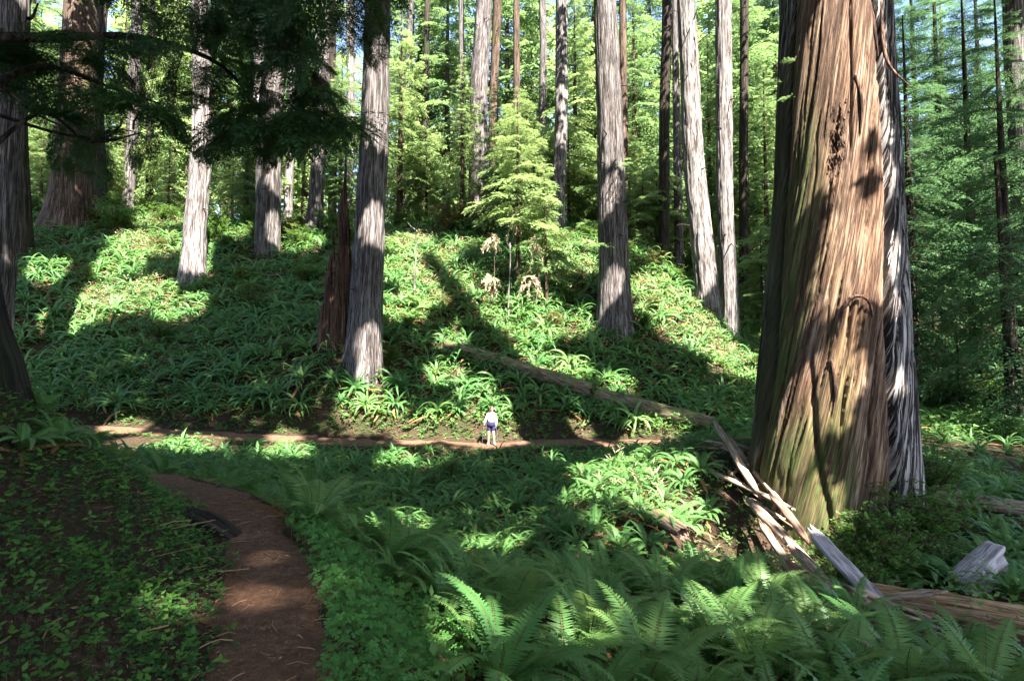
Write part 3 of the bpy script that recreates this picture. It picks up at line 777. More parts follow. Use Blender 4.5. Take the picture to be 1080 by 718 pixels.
# the young hemlock in the middle
def young_hemlock():
    b = base_at(546, 318, 35.5)
    root = empty('young_hemlock', b, 'young yellow green hemlock with feathery boughs before the crest, beside the straight grey redwood', 'tree')
    V, Fq, G, _ = trunk_geo(13.2, .17, .03, (.0, 0), .2, .01, 10, 77, 20, 40)
    obj('trunk', Geo().add(V, Fq, grain=G).mesh('trunk', [M['bark_dark']], True), root)
    it = crown_items(4.2, 13.4, 3.3, 85, 5, 'cone', .3, -.25)
    obj('crown', crown_mesh('crown', PB_med, it, 'hem_bright', 5), root)
    return root
young_hemlock()
def second_hemlock():
    b = base_at(577, 322, 34.5)
    root = empty('young_hemlock', b, 'smaller sparse hemlock sapling just right of the feathery one', 'tree')
    V, Fq, G, _ = trunk_geo(9, .11, .02, (-.02, 0), .2, .01, 8, 78, 16, 30)
    obj('trunk', Geo().add(V, Fq, grain=G).mesh('trunk', [M['bark_brown']], True), root)
    it = crown_items(1.8, 9, 2.3, 46, 6, 'cone', .2, -.3, -.02)
    obj('crown', crown_mesh('crown', PB_med, it, 'hem_bright', 6), root)
second_hemlock()
# sprays on the straight redwood and on the sprouting trunk
for root, zs, ln, mat, sd in [(A2, [(3.6, -2.9, 1.5), (5.0, -.5, 1.2), (6.0, -2.6, 1.7), (7.3, -.6, 1.3), (8.2, -2.8, 1.6), (9.2, -1.2, 1.3), (4.6, -2.2, 1.6), (6.6, -.2, 1.4), (10.6, -2.9, 1.2)], 1, 'hem_mid', 3),
                              (A15, [(1 + .45 * k, -.4 - 2.4 * (k % 2) + .2 * k, 1.1) for k in range(9)], 1, 'hem_dark', 4),
                              (GIANT, [(10.2, -1.1, .5), (9.7, -.9, .45), (10.6, -.8, .4), (5.1, -1.3, .5), (4.4, -1.25, .6), (3.3, -1.3, .6), (3.9, -1.4, .5)], 1, 'hem_mid', 5)]:
    r0_ = {3: .85, 4: .6, 5: 1.15}[sd]
    items = [(np.array([math.cos(a) * r0_ * .9 + (.12 if sd == 5 else 0), math.sin(a) * r0_ * .9, z]), a, .05, l, 0) for z, a, l in zs]
    if sd == 5:
        items = [(gsurf(a, z, -.05), D0 + a, .15, l, 0) for z, a, l in zs]
    obj('spray', crown_mesh('spray', PB_med, items, mat, sd), root)

# bare sapling and hanging dead foliage
def bare_sapling(px, py, Y, h, label, lean=0.0, fork=True, seed=0):
    b = base_at(px, py, Y); root = empty('bare_sapling', b, label, 'sapling')
    r = np.random.default_rng(seed); g = Geo()
    P = spline([(0, 0, -.2), (lean * .3, 0, h * .35), (lean * .6 + .06, 0, h * .7), (lean, 0, h)], 14)
    v, f = tube(P, np.linspace(.07, .025, 14), 6); g.add(v, f, grain=v)
    obj('stem', g.mesh('stem', [M['bark_pale']], True), root)
    for k in range(7 if fork else 3):
        q = P[int(7 + r.integers(0, 7))]; a = r.uniform(0, 6.28); l = r.uniform(.5, 1.2)
        pts = spline([q, q + np.array([math.cos(a) * l * .4, math.sin(a) * l * .4, l * .3]), q + np.array([math.cos(a) * l * .7, math.sin(a) * l * .7, l * .9 - .2])], 7)
        v, f = tube(pts, np.linspace(.03, .008, 7), 4); obj('branch', Geo().add(v, f, grain=v).mesh('branch', [M['bark_pale']], True), root)
bare_sapling(437, 303, 35, 4.2, 'bare forked dead sapling standing in the bright clearing right of the ridged redwood', .05, True, 1)
bare_sapling(536, 320, 33.5, 4.6, 'thin leafless stem below the feathery hemlock', .1, False, 2)

def hanging(px, py, Y, w, h, label, seed):
    c = pw(px, py, Y); zg = gz(c[0], Y)
    root = empty('dead_branch', (c[0], Y, zg), label, 'dead branch', 'tan dead boughs below the young hemlocks')
    g = Geo(); r = np.random.default_rng(seed); zz = c[2] - zg
    st = spline([(r.uniform(-.2, .2), .3, -.1), (.15, .15, zz * .6), (0, 0, zz + h * .5), (-w * .4, -.1, zz + h * .35)], 12)
    v, f = tube(st, np.linspace(.035, .012, 12), 5)
    obj('stem', Geo().add(v, f, grain=v).mesh('stem', [M['bark_brown']], True), root)
    pp = []; dd = []
    for q in range(9):
        a = r.uniform(0, 6.28); l = w * r.uniform(.25, .6); t_ = np.linspace(0, 1, 46)
        z0_ = zz + h * r.uniform(.0, .5)
        c_ = np.stack([math.cos(a) * l * t_ ** .8, math.sin(a) * l * .7 * t_ ** .8, z0_ + .1 * t_ - h * r.uniform(.5, 1.0) * t_ ** 2.2], 1)
        v, f = tube(c_[::5], np.linspace(.014, .004, 10), 3); g.add(v, f, 0)
        pp.append(c_ + r.normal(0, .03, c_.shape)); dd.append(nrm(np.gradient(c_, axis=0)) + r.normal(0, .55, c_.shape))
    p = np.concatenate(pp); d = np.concatenate(dd); d[:, 2] -= .45; d = nrm(d); n = len(p)
    s = nrm(np.cross(d, r.normal(0, 1, (n, 3))))
    L = r.uniform(.08, .26, n)
    v, f = kites(p, d, s, L, .05 + 0 * L); g.add(v, f, 0, rnd=np.repeat(r.random(n), 4))
    obj('dead_foliage', g.mesh('dead_foliage', [M['moss_hang']]), root)
hanging(519, 255, 34, 1.6, .9, 'upper left tan dead bough drooping under the feathery hemlock', 1)
hanging(515, 300, 33.5, 1.6, 1.3, 'lowest tan tuft of dead foliage, left of the thin leafless stem', 2)
hanging(566, 262, 34, 1.2, 1.5, 'long tan dead bough hanging between the two hemlocks', 3)
hanging(560, 300, 33.2, 1.3, 1.1, 'low tan tuft of dead foliage right of the thin leafless stem', 4)
hanging(543, 235, 35, .9, 1.8, 'dangling tan twigs along the trunk of the feathery hemlock', 5)

# leaning dark stem on the right
b = base_at(1085, 330, 26)
root = empty('leaning_trunk', b, 'dark bare trunk leaning left among the hemlocks by the right edge', 'tree')
P = spline([(0.2, 0, -.5), (-.1, 0, 1.5), (-.7, 0, 3.4), (-1.05, 0, 5.2), (-1.1, 0, 9), (-1.2, 0, 13)], 30)
v, f = tube(P, np.linspace(.22, .08, 30), 9)
obj('trunk', Geo().add(v, f, grain=v).mesh('trunk', [M['bark_dark']], True), root)

# ------------------------------------------------------------------ near tree at the left with overhanging boughs
def near_tree():
    x, y = -4.95, 4.9
    b = np.array([x, y, gz(x, y)])
    root = empty('overhanging_tree', b, 'dark near tree at the left edge whose drooping boughs hang over the top left corner', 'tree')
    V, Fq, G, _ = trunk_geo(13, .36, .12, (-.03, .0), .9, .03, 16, 91, 60, 90, lobes=.3)
    obj('trunk', Geo().add(V, Fq, grain=G).mesh('trunk', [M['bark_black']], True), root)
    items = []; r = np.random.default_rng(17)
    limbs = []; LP = []
    # target spots (photo px, distance) for drooping bough tips along four limbs
    def limb(pts, rad, nb, blen):
        P = spline([np.array(p) - b for p in pts], 24)
        v, f = tube(P, np.linspace(rad, rad * .25, 24), 6); limbs.append((v, f))
        LP.append(P)
    limb([(x, y, 5.2), pw(60, -40, 5.6), pw(170, -20, 6.2), pw(270, 20, 6.6), pw(340, 90, 6.9), pw(360, 130, 7.0)], .07, 22, 1.2)
    limb([(x, y, 4.6), pw(60, 40, 5.8), pw(150, 40, 6.6), pw(235, 70, 7.0), pw(280, 130, 7.2)], .06, 22, 1.1)
    limb([(x, y, 5.8), pw(100, -120, 6.0), pw(220, -90, 6.4), pw(330, -40, 6.6), pw(390, 10, 6.8)], .07, 20, 1.2)
    limb([(x, y, 3.2), pw(40, 120, 5.6), pw(95, 150, 6.0), pw(150, 140, 6.2)], .03, 9, .8)
    limb([(x, y, 6.4), pw(60, -170, 5.0), pw(170, -150, 5.0), pw(270, -90, 5.4)], .06, 12, 1.3)
    limb([(x, y, 3.9), pw(40, 70, 6.2), pw(110, 90, 7.2), pw(170, 110, 7.6)], .045, 13, 1.0)
    A_ = np.concatenate([p_[4:] for p_ in LP])
    blobs = [(120, 20, 60, 50, 26), (70, 90, 60, 60, 18), (165, 60, 55, 60, 34), (215, 25, 60, 40, 22), (280, 50, 55, 60, 50), (330, 90, 35, 60, 34), (255, 130, 40, 45, 26), (300, 165, 40, 40, 26), (350, 20, 40, 40, 24), (60, 175, 55, 25, 10), (125, 140, 40, 30, 12), (20, 20, 30, 50, 10), (225, 175, 20, 25, 8), (90, -30, 120, 40, 25), (270, -30, 120, 40, 30)]
    for bx, by, sx_, sy_, nb_ in blobs:
        for q in range(int(nb_ * .32)):
            tgt = pw(bx + r.normal(0, sx_ * .6), by + r.normal(0, sy_ * .6), r.uniform(5.4, 7.6)) - b
            dd = np.linalg.norm(A_ - tgt + np.array([0, 0, -.35]), axis=1); i = int(dd.argmin()); p0 = A_[i]
            v_ = tgt - p0; ln = max(.55, min(1.5, np.linalg.norm(v_)))
            items.append((p0, math.atan2(v_[1], v_[0]) + r.normal(0, .2), max(-1.25, min(.3, math.asin(max(-1, min(1, v_[2] / (np.linalg.norm(v_) + 1e-6)))) + .25)), ln, r.normal(0, .4)))
    for v, f in limbs:
        obj('limb', Geo().add(v, f, grain=v).mesh('limb', [M['bark_dark']], True), root)
    # bare dead twigs among the foliage
    for px0, py0, px1, py1 in [(0, 122, 125, 148), (95, 148, 128, 132), (0, 90, 70, 135), (30, 20, 40, 4)]:
        p0, p1 = pw(px0, py0, 5.6) - b, pw(px1, py1, 6) - b
        v, f = tube(spline([p0, (p0 + p1) / 2 + [0, 0, -.06], p1], 9), np.linspace(.022, .008, 9), 5)
        obj('dead_twig', Geo().add(v, f, grain=v).mesh('dead_twig', [M['bark_dark']], True), root)
    obj('crown', crown_mesh('crown', PB_fine, items, 'hem_dark', 9), root)
    # unseen rest of the crown, made dense to darken the bank below
    it2 = crown_items(8, 14, 4.0, 90, 18, 'round', .1, -.3)
    it2 = [i for i in it2 if True]
    obj('crown', crown_mesh('crown', PB_fine, it2, 'hem_dark', 19), root)
    TREES.append((root, x, y, b, .4))
near_tree()

# ------------------------------------------------------------------ canopy: unseen leaves added above the view to shape sun and shade
OFF = [(9.5, -9), (20, 3), (27, 13), (6, -13), (-5, -12), (31, -4), (36, 22), (-13, -5), (17, -14), (24, -20), (-16, 6), (40, 8)]  # unseen trees added to cast shade and hold the canopy leaves
for k, (x, y) in enumerate(OFF):
    b = np.array([x, y, gz(x, y)])
    root = empty('redwood_tree', b, f'unseen tall redwood added out of view to carry shading leaves', 'tree', 'unseen redwoods added for the shade')
    V, Fq, G, _ = trunk_geo(48, .8, .3, (0, 0), .4, .04, 20, 60 + k, 32, 40)
    obj('trunk', Geo().add(V, Fq, grain=G).mesh('trunk', [M['bark_grey']], True), root)
    TREES.append((root, x, y, b, .8))

TG = []  # spots meant to be sunlit; canopy gaps are cut toward the sun
def tg(px, py, r, Y=None):
    p = pw(px, py, Y) if Y else ground(px, py) + np.array([0, 0, .25])
    TG.append((*p, r * (1.3 if (not Y and p[1] > 29) else 1), .28 if Y else .5 if p[1] > 11 else .15))
for a in [(150, 262, 1.3), (168, 238, 1.1), (180, 262, 1.), (120, 285, 1.1), (105, 322, 1.3), (150, 315, 1.1), (190, 330, .8), (60, 292, .9), (75, 345, .8), (250, 250, .8), (320, 262, .8), (440, 290, 1.7), (460, 312, 1.3), (430, 262, 1.1), (482, 272, 1.1), (420, 330, 1.0),
          (575, 262, 1.2), (600, 285, 1.1), (612, 262, 1.), (560, 330, .9), (510, 345, .9), (600, 345, .8), (690, 310, 1), (710, 335, 1.3), (735, 352, 1.3), (760, 376, 1.2), (785, 392, 1.1), (700, 286, 1), (560, 360, .7), (470, 400, .6), (500, 420, .5), (550, 425, .5),
          (440, 462, .55), (468, 455, .55), (518, 446, .9), (490, 462, .6), (545, 462, .6), (600, 462, .6), (690, 463, .7), (400, 440, .7), (380, 432, .6), (130, 452, .5), (300, 462, .3),
          (628, 480, .7), (650, 497, .9), (662, 515, .9), (675, 532, .8), (690, 550, .75), (705, 570, .7), (720, 588, .6), (735, 605, .5), (640, 505, .4), (600, 485, .4),
          (570, 388, .5), (600, 396, .5), (650, 410, .45), (478, 365, .4), (540, 380, .4),
          (430, 560, .2), (400, 572, .2), (520, 590, .15), (300, 482, .6), (150, 470, .6), (205, 475, .6), (420, 490, .3), (518, 462, .9),
          (775, 480, .35), (800, 522, .3), (830, 580, .3), (985, 470, .5), (1010, 440, .6)]: tg(*a)
for z, d_, r in [(11.6, .12, .45), (10.8, .02, .4), (9.9, .2, .4), (9.0, .25, .35), (7.6, .12, .4), (6.9, .18, .35), (5.4, .1, .25), (4.1, .25, .4), (3.3, .28, .35), (2.7, .18, .25), (8.6, -.45, .2), (10.4, -.4, .25), (7.2, .85, .4), (8.6, .8, .4), (5.8, .9, .35), (12.4, .2, .5), (7.7, .45, .28), (8.3, .38, .22), (9.6, .62, .3), (6.4, -.2, .2)]:
    p = gsurf(d_, z) + gbase; TG.append((*p, r * .75, .0))
for y_ in range(-20, 310, 26): tg(732 + (y_ > 100) * 6, y_, .75, 35.0)
for y_ in range(-20, 345, 26): tg(767, y_, .65, 36.1)
for y_ in range(10, 290, 28): tg(211 - (y_ > 200) * 4, y_, .75, 37.4)
for y_ in (10, 45, 80, 190, 330, 365): tg(408 - y_ * .04 + 4, y_, .5, 26.5)
for y_ in (20, 70, 110, 200, 300): tg(645, y_, .45, 32.2)
for y_ in (80, 120, 170, 220): tg(292, y_, .5, 41)
for y_ in (20, 60): tg(80, y_, .6, 40)
for q in [(548, 100, 1.6), (535, 150, 1.5), (565, 150, 1.5), (548, 200, 1.6), (520, 190, 1.2), (590, 190, 1.2), (575, 235, 1.2), (519, 255, .8), (515, 300, .8), (566, 262, .8), (560, 300, .7)]: tg(q[0], q[1], q[2], 34.5)
for q in [(1000, 250, 1.2), (1040, 150, 1.4), (1030, 300, 1.2), (985, 120, 1.4), (1065, 90, 1.2), (1000, 180, 1.2), (1050, 230, 1.), (975, 210, 1.2), (1020, 50, 1.4)]: tg(q[0], q[1], q[2], 31)
rt_ = np.random.default_rng(15)
for q in range(32):
    g_ = ground(rt_.uniform(400, 880), rt_.uniform(550, 716)); TG.append((*(g_ + [0, 0, .4]), rt_.uniform(.05, .24), .10))
for z_ in (3.0, 4.6, 5.6, 7.4, 8.4, 9.4, 10.6, 11.8):
    p = gsurf(.86, z_) + gbase; TG.append((*p, .22, .12))
TG = np.array(TG)

r = np.random.default_rng(99)
NC = 5200
yy = 50 * r.random(NC * 2) ** .62 - 1.5
xx = (r.random(NC * 2) * 2 - 1) * (np.maximum(yy, 0) * 1.0 + 4.5)
hh = H(xx, yy)
Hb = np.maximum(24, 4.5 + .74 * yy)
tz = Hb + r.random(NC * 2) * 12 - hh
nt_ = 4600
yt = r.uniform(24, 46, nt_); xt = r.uniform(-1, 1, nt_) * (yt * .95); xt = np.where(np.abs(xt) > 34, xt * .5, xt); zt = r.uniform(3, 1.65 + .72 * yt)
yt[:700] = r.uniform(10.5, 15, 700); xt[:700] = r.uniform(4.5, 11, 700); zt[:700] = r.uniform(0, 12, 700)
xx = np.concatenate([xx, xt]); yy = np.concatenate([yy, yt]); hh = np.concatenate([hh, zt])
# more leaves added to shade the trunks, kept just above the frame
need = (4.0 + .74 * yt - zt) / (1 + .74 * (-SUN[1] / SUN[2]))
Hb = np.concatenate([Hb, zt + np.maximum(need, 0) + 1.5]); tz = np.concatenate([tz, np.maximum(need, 0) + 1.5 + r.random(nt_) * 5])
nb2 = 1500
xb = r.uniform(-15, -.8, nb2); yb = r.uniform(-10, 6, nb2); zb = np.maximum(9, 3.5 + .74 * yb) + r.random(nb2) * 12
ceil_ = np.stack([xb, yb, zb], 1)  # unseen leaf ceiling added to darken the left bank
ctr = np.stack([xx, yy, hh], 1) + SUN * (tz / SUN[2])[:, None]
dens = fbm(xx, yy, .22, 44, 3)
sel = np.nonzero(dens > -.42)[0]; gpx = 540 + F * xx / np.maximum(yy, .5); sel = sel[~((gpx[sel] > 955) & (yy[sel] > 20) & (r.random(len(sel)) < .8))]
ctr = np.concatenate([ctr[sel[sel < NC * 2][:NC]], ctr[sel[sel >= NC * 2]], ceil_])
nl = 26
P = (ctr[:, None] + r.normal(0, 1, (len(ctr), nl, 3)) * np.array([.85, .85, .22])).reshape(-1, 3)
az = r.uniform(0, 6.28, len(P)); Dv = nrm(np.stack([np.cos(az), np.sin(az), r.normal(-.25, .3, len(P))], 1))
S = nrm(np.cross(Dv, np.array([0, 0, 1.0]) + r.normal(0, .45, (len(P), 3))))
L = r.uniform(.45, .85, len(P))
keep = np.ones(len(P), bool)
Pc = P + Dv * L[:, None] * .5
for tx, ty, tz_, tr, mg in TG:
    d = Pc - np.array([tx, ty, tz_]); a = d @ SUN
    q = np.linalg.norm(d - a[:, None] * SUN, axis=1)
    keep &= ~((a > .5) & (q < tr * 1.1 + mg))  # drops leaves that would block the sun from a chosen spot
px_, py_, dd_ = proj(P)
inview = (P[:, 1] > 0) & (py_ > -25) & (px_ > -60) & (px_ < 1140)
keep &= ~inview
P, Dv, S, L = P[keep], Dv[keep], S[keep], L[keep]
tx = np.array([[t_[1], t_[2]] for t_ in TREES])
own = ((P[:, None, :2] - tx[None]) ** 2).sum(-1).argmin(1)
for k, t_ in enumerate(TREES):
    m = own == k
    if m.sum() < 4: continue
    v, f = kites(P[m] - t_[3], Dv[m], S[m], L[m], L[m] * .48)
    obj('crown', Geo().add(v, f, rnd=np.repeat(r.random(m.sum()), 4)).mesh('crown', [M['canopy']]), t_[0])  # unseen shading leaves, handed to the nearest tree
print('canopy leaves', len(P))

# ------------------------------------------------------------------ far wood, read as one mass
g = Geo(); r = np.random.default_rng(41)
PB_vfar = [bough(160 + i, 9, 3, .20, .55, droop=.22, hang=.25) for i in range(3)]
fw = [crown_items(2, h_, Rm, n, 70 + i, pr) for i, (h_, Rm, n, pr) in enumerate([(26, 4.5, 80, 'cone'), (34, 5, 95, 'round'), (22, 4.5, 70, 'cone')])]
cnt = 0
while cnt < 88:
    Y = r.uniform(74, 125); px = r.uniform(-160, 1240)
    x = (px - 540) / F * Y; z = gz(x, Y)
    it = fw[r.integers(3)]; s = r.uniform(1.1, 1.8); a = r.uniform(0, 6.28)
    place_boughs(g, PB_vfar, [(np.array([x, Y, z]) + p * s, az + a, pt, l * s, ro) for p, az, pt, l, ro in it], cnt)
    v, f = tube(np.array([[x, Y, z - .5], [x, Y, z + 10], [x, Y, z + 30 * s]]), [.5 * s, .35 * s, .1], 6); g.add(v, f, 1)
    cnt += 1
o = obj('far_forest', g.mesh('far_forest', [M['hem_bright'], M['twig']]))
tag(o, 'bright hazy far wood behind the crest, read as one mass', 'forest', kind='stuff')

# ------------------------------------------------------------------ ferns
def fern_geo(seed, nf=16, npin=26, length=1.0, width=.115, arch=1.0, dead=2, wide=.95):
    r = np.random.default_rng(seed); g = Geo()
    for k in range(nf + dead):
        isdead = k >= nf
        az = k * 2.399 + r.normal(0, .3); ln = length * r.uniform(.7, 1.08)
        e = R(r.uniform(52, 84)) if not isdead else R(r.uniform(5, 30))
        curl = R(r.uniform(65, 125)) * arch if not isdead else R(r.uniform(20, 60))
        n = npin + 8; s = np.linspace(0, 1, n)
        ang = e - curl * s ** 1.5
        dz = np.sin(ang); dr = np.cos(ang)
        rr = np.concatenate([[0], np.cumsum((dr[1:] + dr[:-1]) / 2)]) / (n - 1) * ln; zz = np.concatenate([[0], np.cumsum((dz[1:] + dz[:-1]) / 2)]) / (n - 1) * ln
        bend = r.normal(0, .12) * s ** 2 * ln
        hx, hy = math.cos(az), math.sin(az)
        P = np.stack([hx * rr - hy * bend, hy * rr + hx * bend, zz + .02], 1)
        T = nrm(np.gradient(P, axis=0))
        side = nrm(np.stack([-hy + 0 * s, hx + 0 * s, r.normal(0, .15) + 0 * s], 1)); side = nrm(side - (side * T).sum(1, keepdims=True) * T)
        N = np.cross(T, side); N *= np.sign(N[:, 2:3].mean() + 1e-6)
        # rachis
        rw = np.linspace(.006, .0015, n)[:, None] * max(1, length)
        V = np.concatenate([P - side * rw, P + side * rw]); i = np.arange(n - 1)
        g.add(V, np.stack([i, i + 1, n + i + 1, n + i], 1), 2)
        q = s[5:-1]; Pp, Tp, Sp, Np = P[5:-1], T[5:-1], side[5:-1], N[5:-1]
        u = (q - q[0]) / (1 - q[0])
        w = width * length * (np.minimum(1, .55 + u * 3.0)) * (1 - u ** 2.6) * r.uniform(.9, 1.1) + .008
        sp = ln / (n - 1) * wide * 1.25
        rd = r.random()
        for sg in (1, -1):
            d = nrm(Sp * sg + Tp * .32 - Np * .18 + r.normal(0, .05, Tp.shape))
            sd = nrm(np.cross(Np, d))
            v, f = kites(Pp, d, sd, w * r.uniform(.9, 1.08, len(w)), np.full(len(w), sp), .22)
            g.add(v, f, 1 if isdead else 0, rnd=np.full(len(v), rd * .35))
    return g
def simplify_attr(g): return g
FERN_N = [fern_geo(200 + i, nf=int(12 + 3 * (i % 3)), npin=30, dead=2 + i % 3, width=.10, arch=.9 + .1 * (i % 3)) for i in range(5)]
FERN_S = [fern_geo(220 + i, nf=14, npin=34, dead=1, width=.16, wide=.8, arch=.8) for i in range(2)]      # upright, broad fronds close by
FERN_F = [fern_geo(240 + i, nf=15, npin=14, dead=2 + i % 2, width=.072, wide=1.0, arch=1.25) for i in range(5)]
def fern_ribbon(seed, nf=20, dead=3, width=.085):
    """a fern seen from afar: each frond a folded strap with a toothed edge"""
    r = np.random.default_rng(seed); g = Geo()
    for k in range(nf + dead):
        isd = k >= nf; az = k * 2.399 + r.normal(0, .35); ln = r.uniform(.65, 1.15)
        e = R(r.uniform(45, 84)) if not isd else R(r.uniform(-5, 30)); curl = R(r.uniform(80, 150)) if not isd else R(40)
        n = 12; q = np.linspace(0, 1, n); ang = e - curl * q ** 1.4
        rr = np.cumsum(np.cos(ang)) / n * ln; zz = np.cumsum(np.sin(ang)) / n * ln; bd = r.normal(0, .15) * q ** 2 * ln
        hx, hy = math.cos(az), math.sin(az)
        P = np.stack([hx * rr - hy * bd, hy * rr + hx * bd, zz], 1); sd = np.array([-hy, hx, r.normal(0, .25)])
        w = width * np.minimum(1, q * 4) * (1 - q ** 3) * r.uniform(.8, 1.15) * (1 + .22 * (np.arange(n) % 2)) + .003
        T = nrm(np.gradient(P, axis=0)); N = np.cross(T, sd)
        V = np.concatenate([P + sd * w[:, None] * .5 - N * w[:, None] * .22, P, P - sd * w[:, None] * .5 - N * w[:, None] * .22])
        i = np.arange(n - 1); F_ = np.concatenate([np.stack([i, i + 1, n + i + 1, n + i], 1), np.stack([n + i, n + i + 1, 2 * n + i + 1, 2 * n + i], 1)])
        g.add(V, F_, 1 if isd else 0, rnd=np.full(len(V), r.random() * .4))
    return g
FERN_R = [fern_ribbon(260 + i, nf=16 + 2 * i, dead=2 + i % 3) for i in range(5)]
mN = [g_.mesh('fern', [M['fern'], M['fern_dead'], M['stem']]) for g_ in FERN_N]
mNb = [g_.mesh('fern', [M['fern_bright'], M['fern_dead'], M['stem']]) for g_ in FERN_S]
mR = [g_.mesh('fern', [M['fern'], M['fern_dead'], M['stem']]) for g_ in FERN_R]; mRb = [g_.mesh('fern', [M['fern_bright'], M['fern_dead'], M['stem']]) for g_ in FERN_R]
mFb = [g_.mesh('fern', [M['fern_bright'], M['fern_dead'], M['stem']]) for g_ in FERN_F]
mF = [g_.mesh('fern', [M['fern'], M['fern_dead'], M['stem']]) for g_ in FERN_F]

def pts_in(n, x0, x1, y0, y1, seed, mind):
    r = np.random.default_rng(seed); out = []
    cell = {}
    for _ in range(n * 6):
        x = r.uniform(x0, x1); y = r.uniform(y0, y1); c = (int(x / mind), int(y / mind)); ok = True
        for a in (-1, 0, 1):
            for b_ in (-1, 0, 1):
                for q in cell.get((c[0] + a, c[1] + b_), ()):
                    if (q[0] - x) ** 2 + (q[1] - y) ** 2 < mind * mind: ok = False; break
        if ok:
            cell.setdefault(c, []).append((x, y)); out.append((x, y))
            if len(out) >= n: break
    return np.array(out)

pts = []
for n, x0, x1, y0, y1, md, zone in [(330, -3.2, 9, 2.6, 9.5, .46, 'near'), (1150, -14, 14, 9, 24.2, .48, 'gully'), (3200, -38, 30, 25.2, 47, .56, 'hill'), (260, 9, 26, 8, 32, .8, 'right'), (60, -10, -2.2, 4.5, 10, .8, 'bank')]:
    q = pts_in(n, x0, x1, y0, y1, 300 + n, md)
    d, k = trail_dist(q[:, 0], q[:, 1])
    lim = np.where(q[:, 1] > 20, .95, .52)
    z = H(q[:, 0], q[:, 1])
    ppx, ppy, dep = proj(np.stack([q[:, 0], q[:, 1], z], 1))
    ok = (d > lim) & (ppx > -70) & (ppx < 1150) & (ppy < 800)
    # keep clear: the sides where the photo shows none
    if zone == 'near':
        ok &= ~((q[:, 0] < -0.55) & (q[:, 1] < 4.9))          # clover beside the trail
        ok &= q[:, 0] > np.interp(q[:, 1], TRAIL[:250, 1], TRAIL[:250, 0])
    if zone == 'bank': ok &= (fbm(q[:, 0], q[:, 1], .5, 61) > .05) & (ppy < 520) & (q[:, 1] > 5.2)
    if zone in ('hill',):
        ok &= ~((d < 1.7) & (q[:, 1] > 24.5) & (ppx < 640))                # cut bank above the trail is bare and mossy
        ok &= fbm(q[:, 0], q[:, 1], .16, 62) > -.5
    if zone == 'gully':
        ok &= np.hypot(q[:, 0] - gbase[0], (q[:, 1] - gbase[1])) > 2.6
        ok &= ~((ppx > 740) & (ppx < 900) & (q[:, 1] < 16) & (q[:, 1] > 7.5) & (r.random(len(q)) < .55))
    if zone == 'right': ok &= np.hypot(q[:, 0] - gbase[0], q[:, 1] - gbase[1]) > 2.5
    for t_ in TREES: ok &= np.hypot(q[:, 0] - t_[3][0], q[:, 1] - t_[3][1]) > t_[4] * 1.25
    for (x, y), zz, p_x, p_y, dp in zip(q[ok], z[ok], ppx[ok], ppy[ok], dep[ok]): pts.append((x, y, zz, p_x, p_y, dp, zone))
KO = []
def ko(p0, p1, Y0, Y1, rad, toward=0.0):
    a, b_ = pw(*p0, Y0), pw(*p1, Y1); KO.append((a[:2] * (1 - toward / Y0), b_[:2] * (1 - toward / Y1), rad))
ko((750, 444), (800, 530), 15.6, 12.6, .55); ko((790, 530), (900, 650), 12.6, 8.8, .55, .2); ko((858, 558), (950, 665), 10.4, 7.9, .5, .3); ko((880, 640), (975, 712), 9.2, 7.0, .4, .3)
ko((990, 524), (1120, 546), 14.3, 13.6, .6, .6); ko((925, 632), (1110, 676), 9.0, 7.9, .75, .6); ko((1005, 625), (1070, 620), 9.3, 9.3, .8, .5); ko((925, 640), (1110, 690), 8.0, 7.0, .35, .2)
def clear_of(x, y):
    for a, b_, rad in KO:
        d_ = b_ - a; t_ = max(0, min(1, ((x - a[0]) * d_[0] + (y - a[1]) * d_[1]) / (d_ @ d_)))
        if math.hypot(x - a[0] - d_[0] * t_, y - a[1] - d_[1] * t_) < rad: return False
    return True
pts = [p for p in pts if clear_of(p[0], p[1])]
for q in [(38, 430, 5.3), (66, 452, 5.7), (92, 470, 6.0), (118, 486, 6.2), (146, 500, 6.5), (78, 440, 5.2), (20, 470, 4.4), (176, 512, 6.9), (55, 490, 4.8)]:
    p_ = pw(*q); pts.append((p_[0], p_[1], gz(p_[0], p_[1]), q[0], q[1], q[2], 'bank'))
size = {'near': (.7, 1.25), 'gully': (.75, 1.15), 'hill': (.55, 1.75), 'right': (.7, 1.1), 'bank': (.26, .45)}
rf = np.random.default_rng(77)
items = []
for p in pts:
    lo, hi = size[p[6]]; s = lo + (hi - lo) * rf.random() ** 1.3
    td_ = float(trail_dist(np.array([p[0]]), np.array([p[1]]))[0][0])
    if p[6] == 'gully' and p[1] > 20 and td_ < 2.2: s *= .45 + .25 * td_
    if p[6] == 'near' and p[3] > 420 and p[4] > 660: s *= 1.0
    items.append((*p, s, s / max(p[5], .5)))
vis = [i for i in range(len(items)) if -20 < items[i][3] < 1100 and items[i][4] < 760]
order = sorted(vis, key=lambda i: -items[i][8])[:300]
oset = set(order)
LAB = {'near': 'sword fern with long arching fronds on the near slope below the trail', 'gully': 'sword fern with drooping fronds on the gully side below the far trail',
       'hill': 'sword fern on the hillside above the far trail', 'right': 'fern in the hollow to the right of the giant tree', 'bank': 'dark fern on the shaded left bank'}
GRP = {'near': 'ferns on the near slope', 'gully': 'ferns on the gully side', 'hill': 'ferns on the hillside', 'right': 'ferns in the right hollow', 'bank': 'ferns on the left bank'}
def tilt_for(x, y, k=.55):
    e = .4; dx = (gz(x + e, y) - gz(x - e, y)) / (2 * e); dy = (gz(x, y + e) - gz(x, y - e)) / (2 * e)
    n = Vector((-dx * k, -dy * k, 1)).normalized()
    return n
stuff = Geo()
nsh = 0
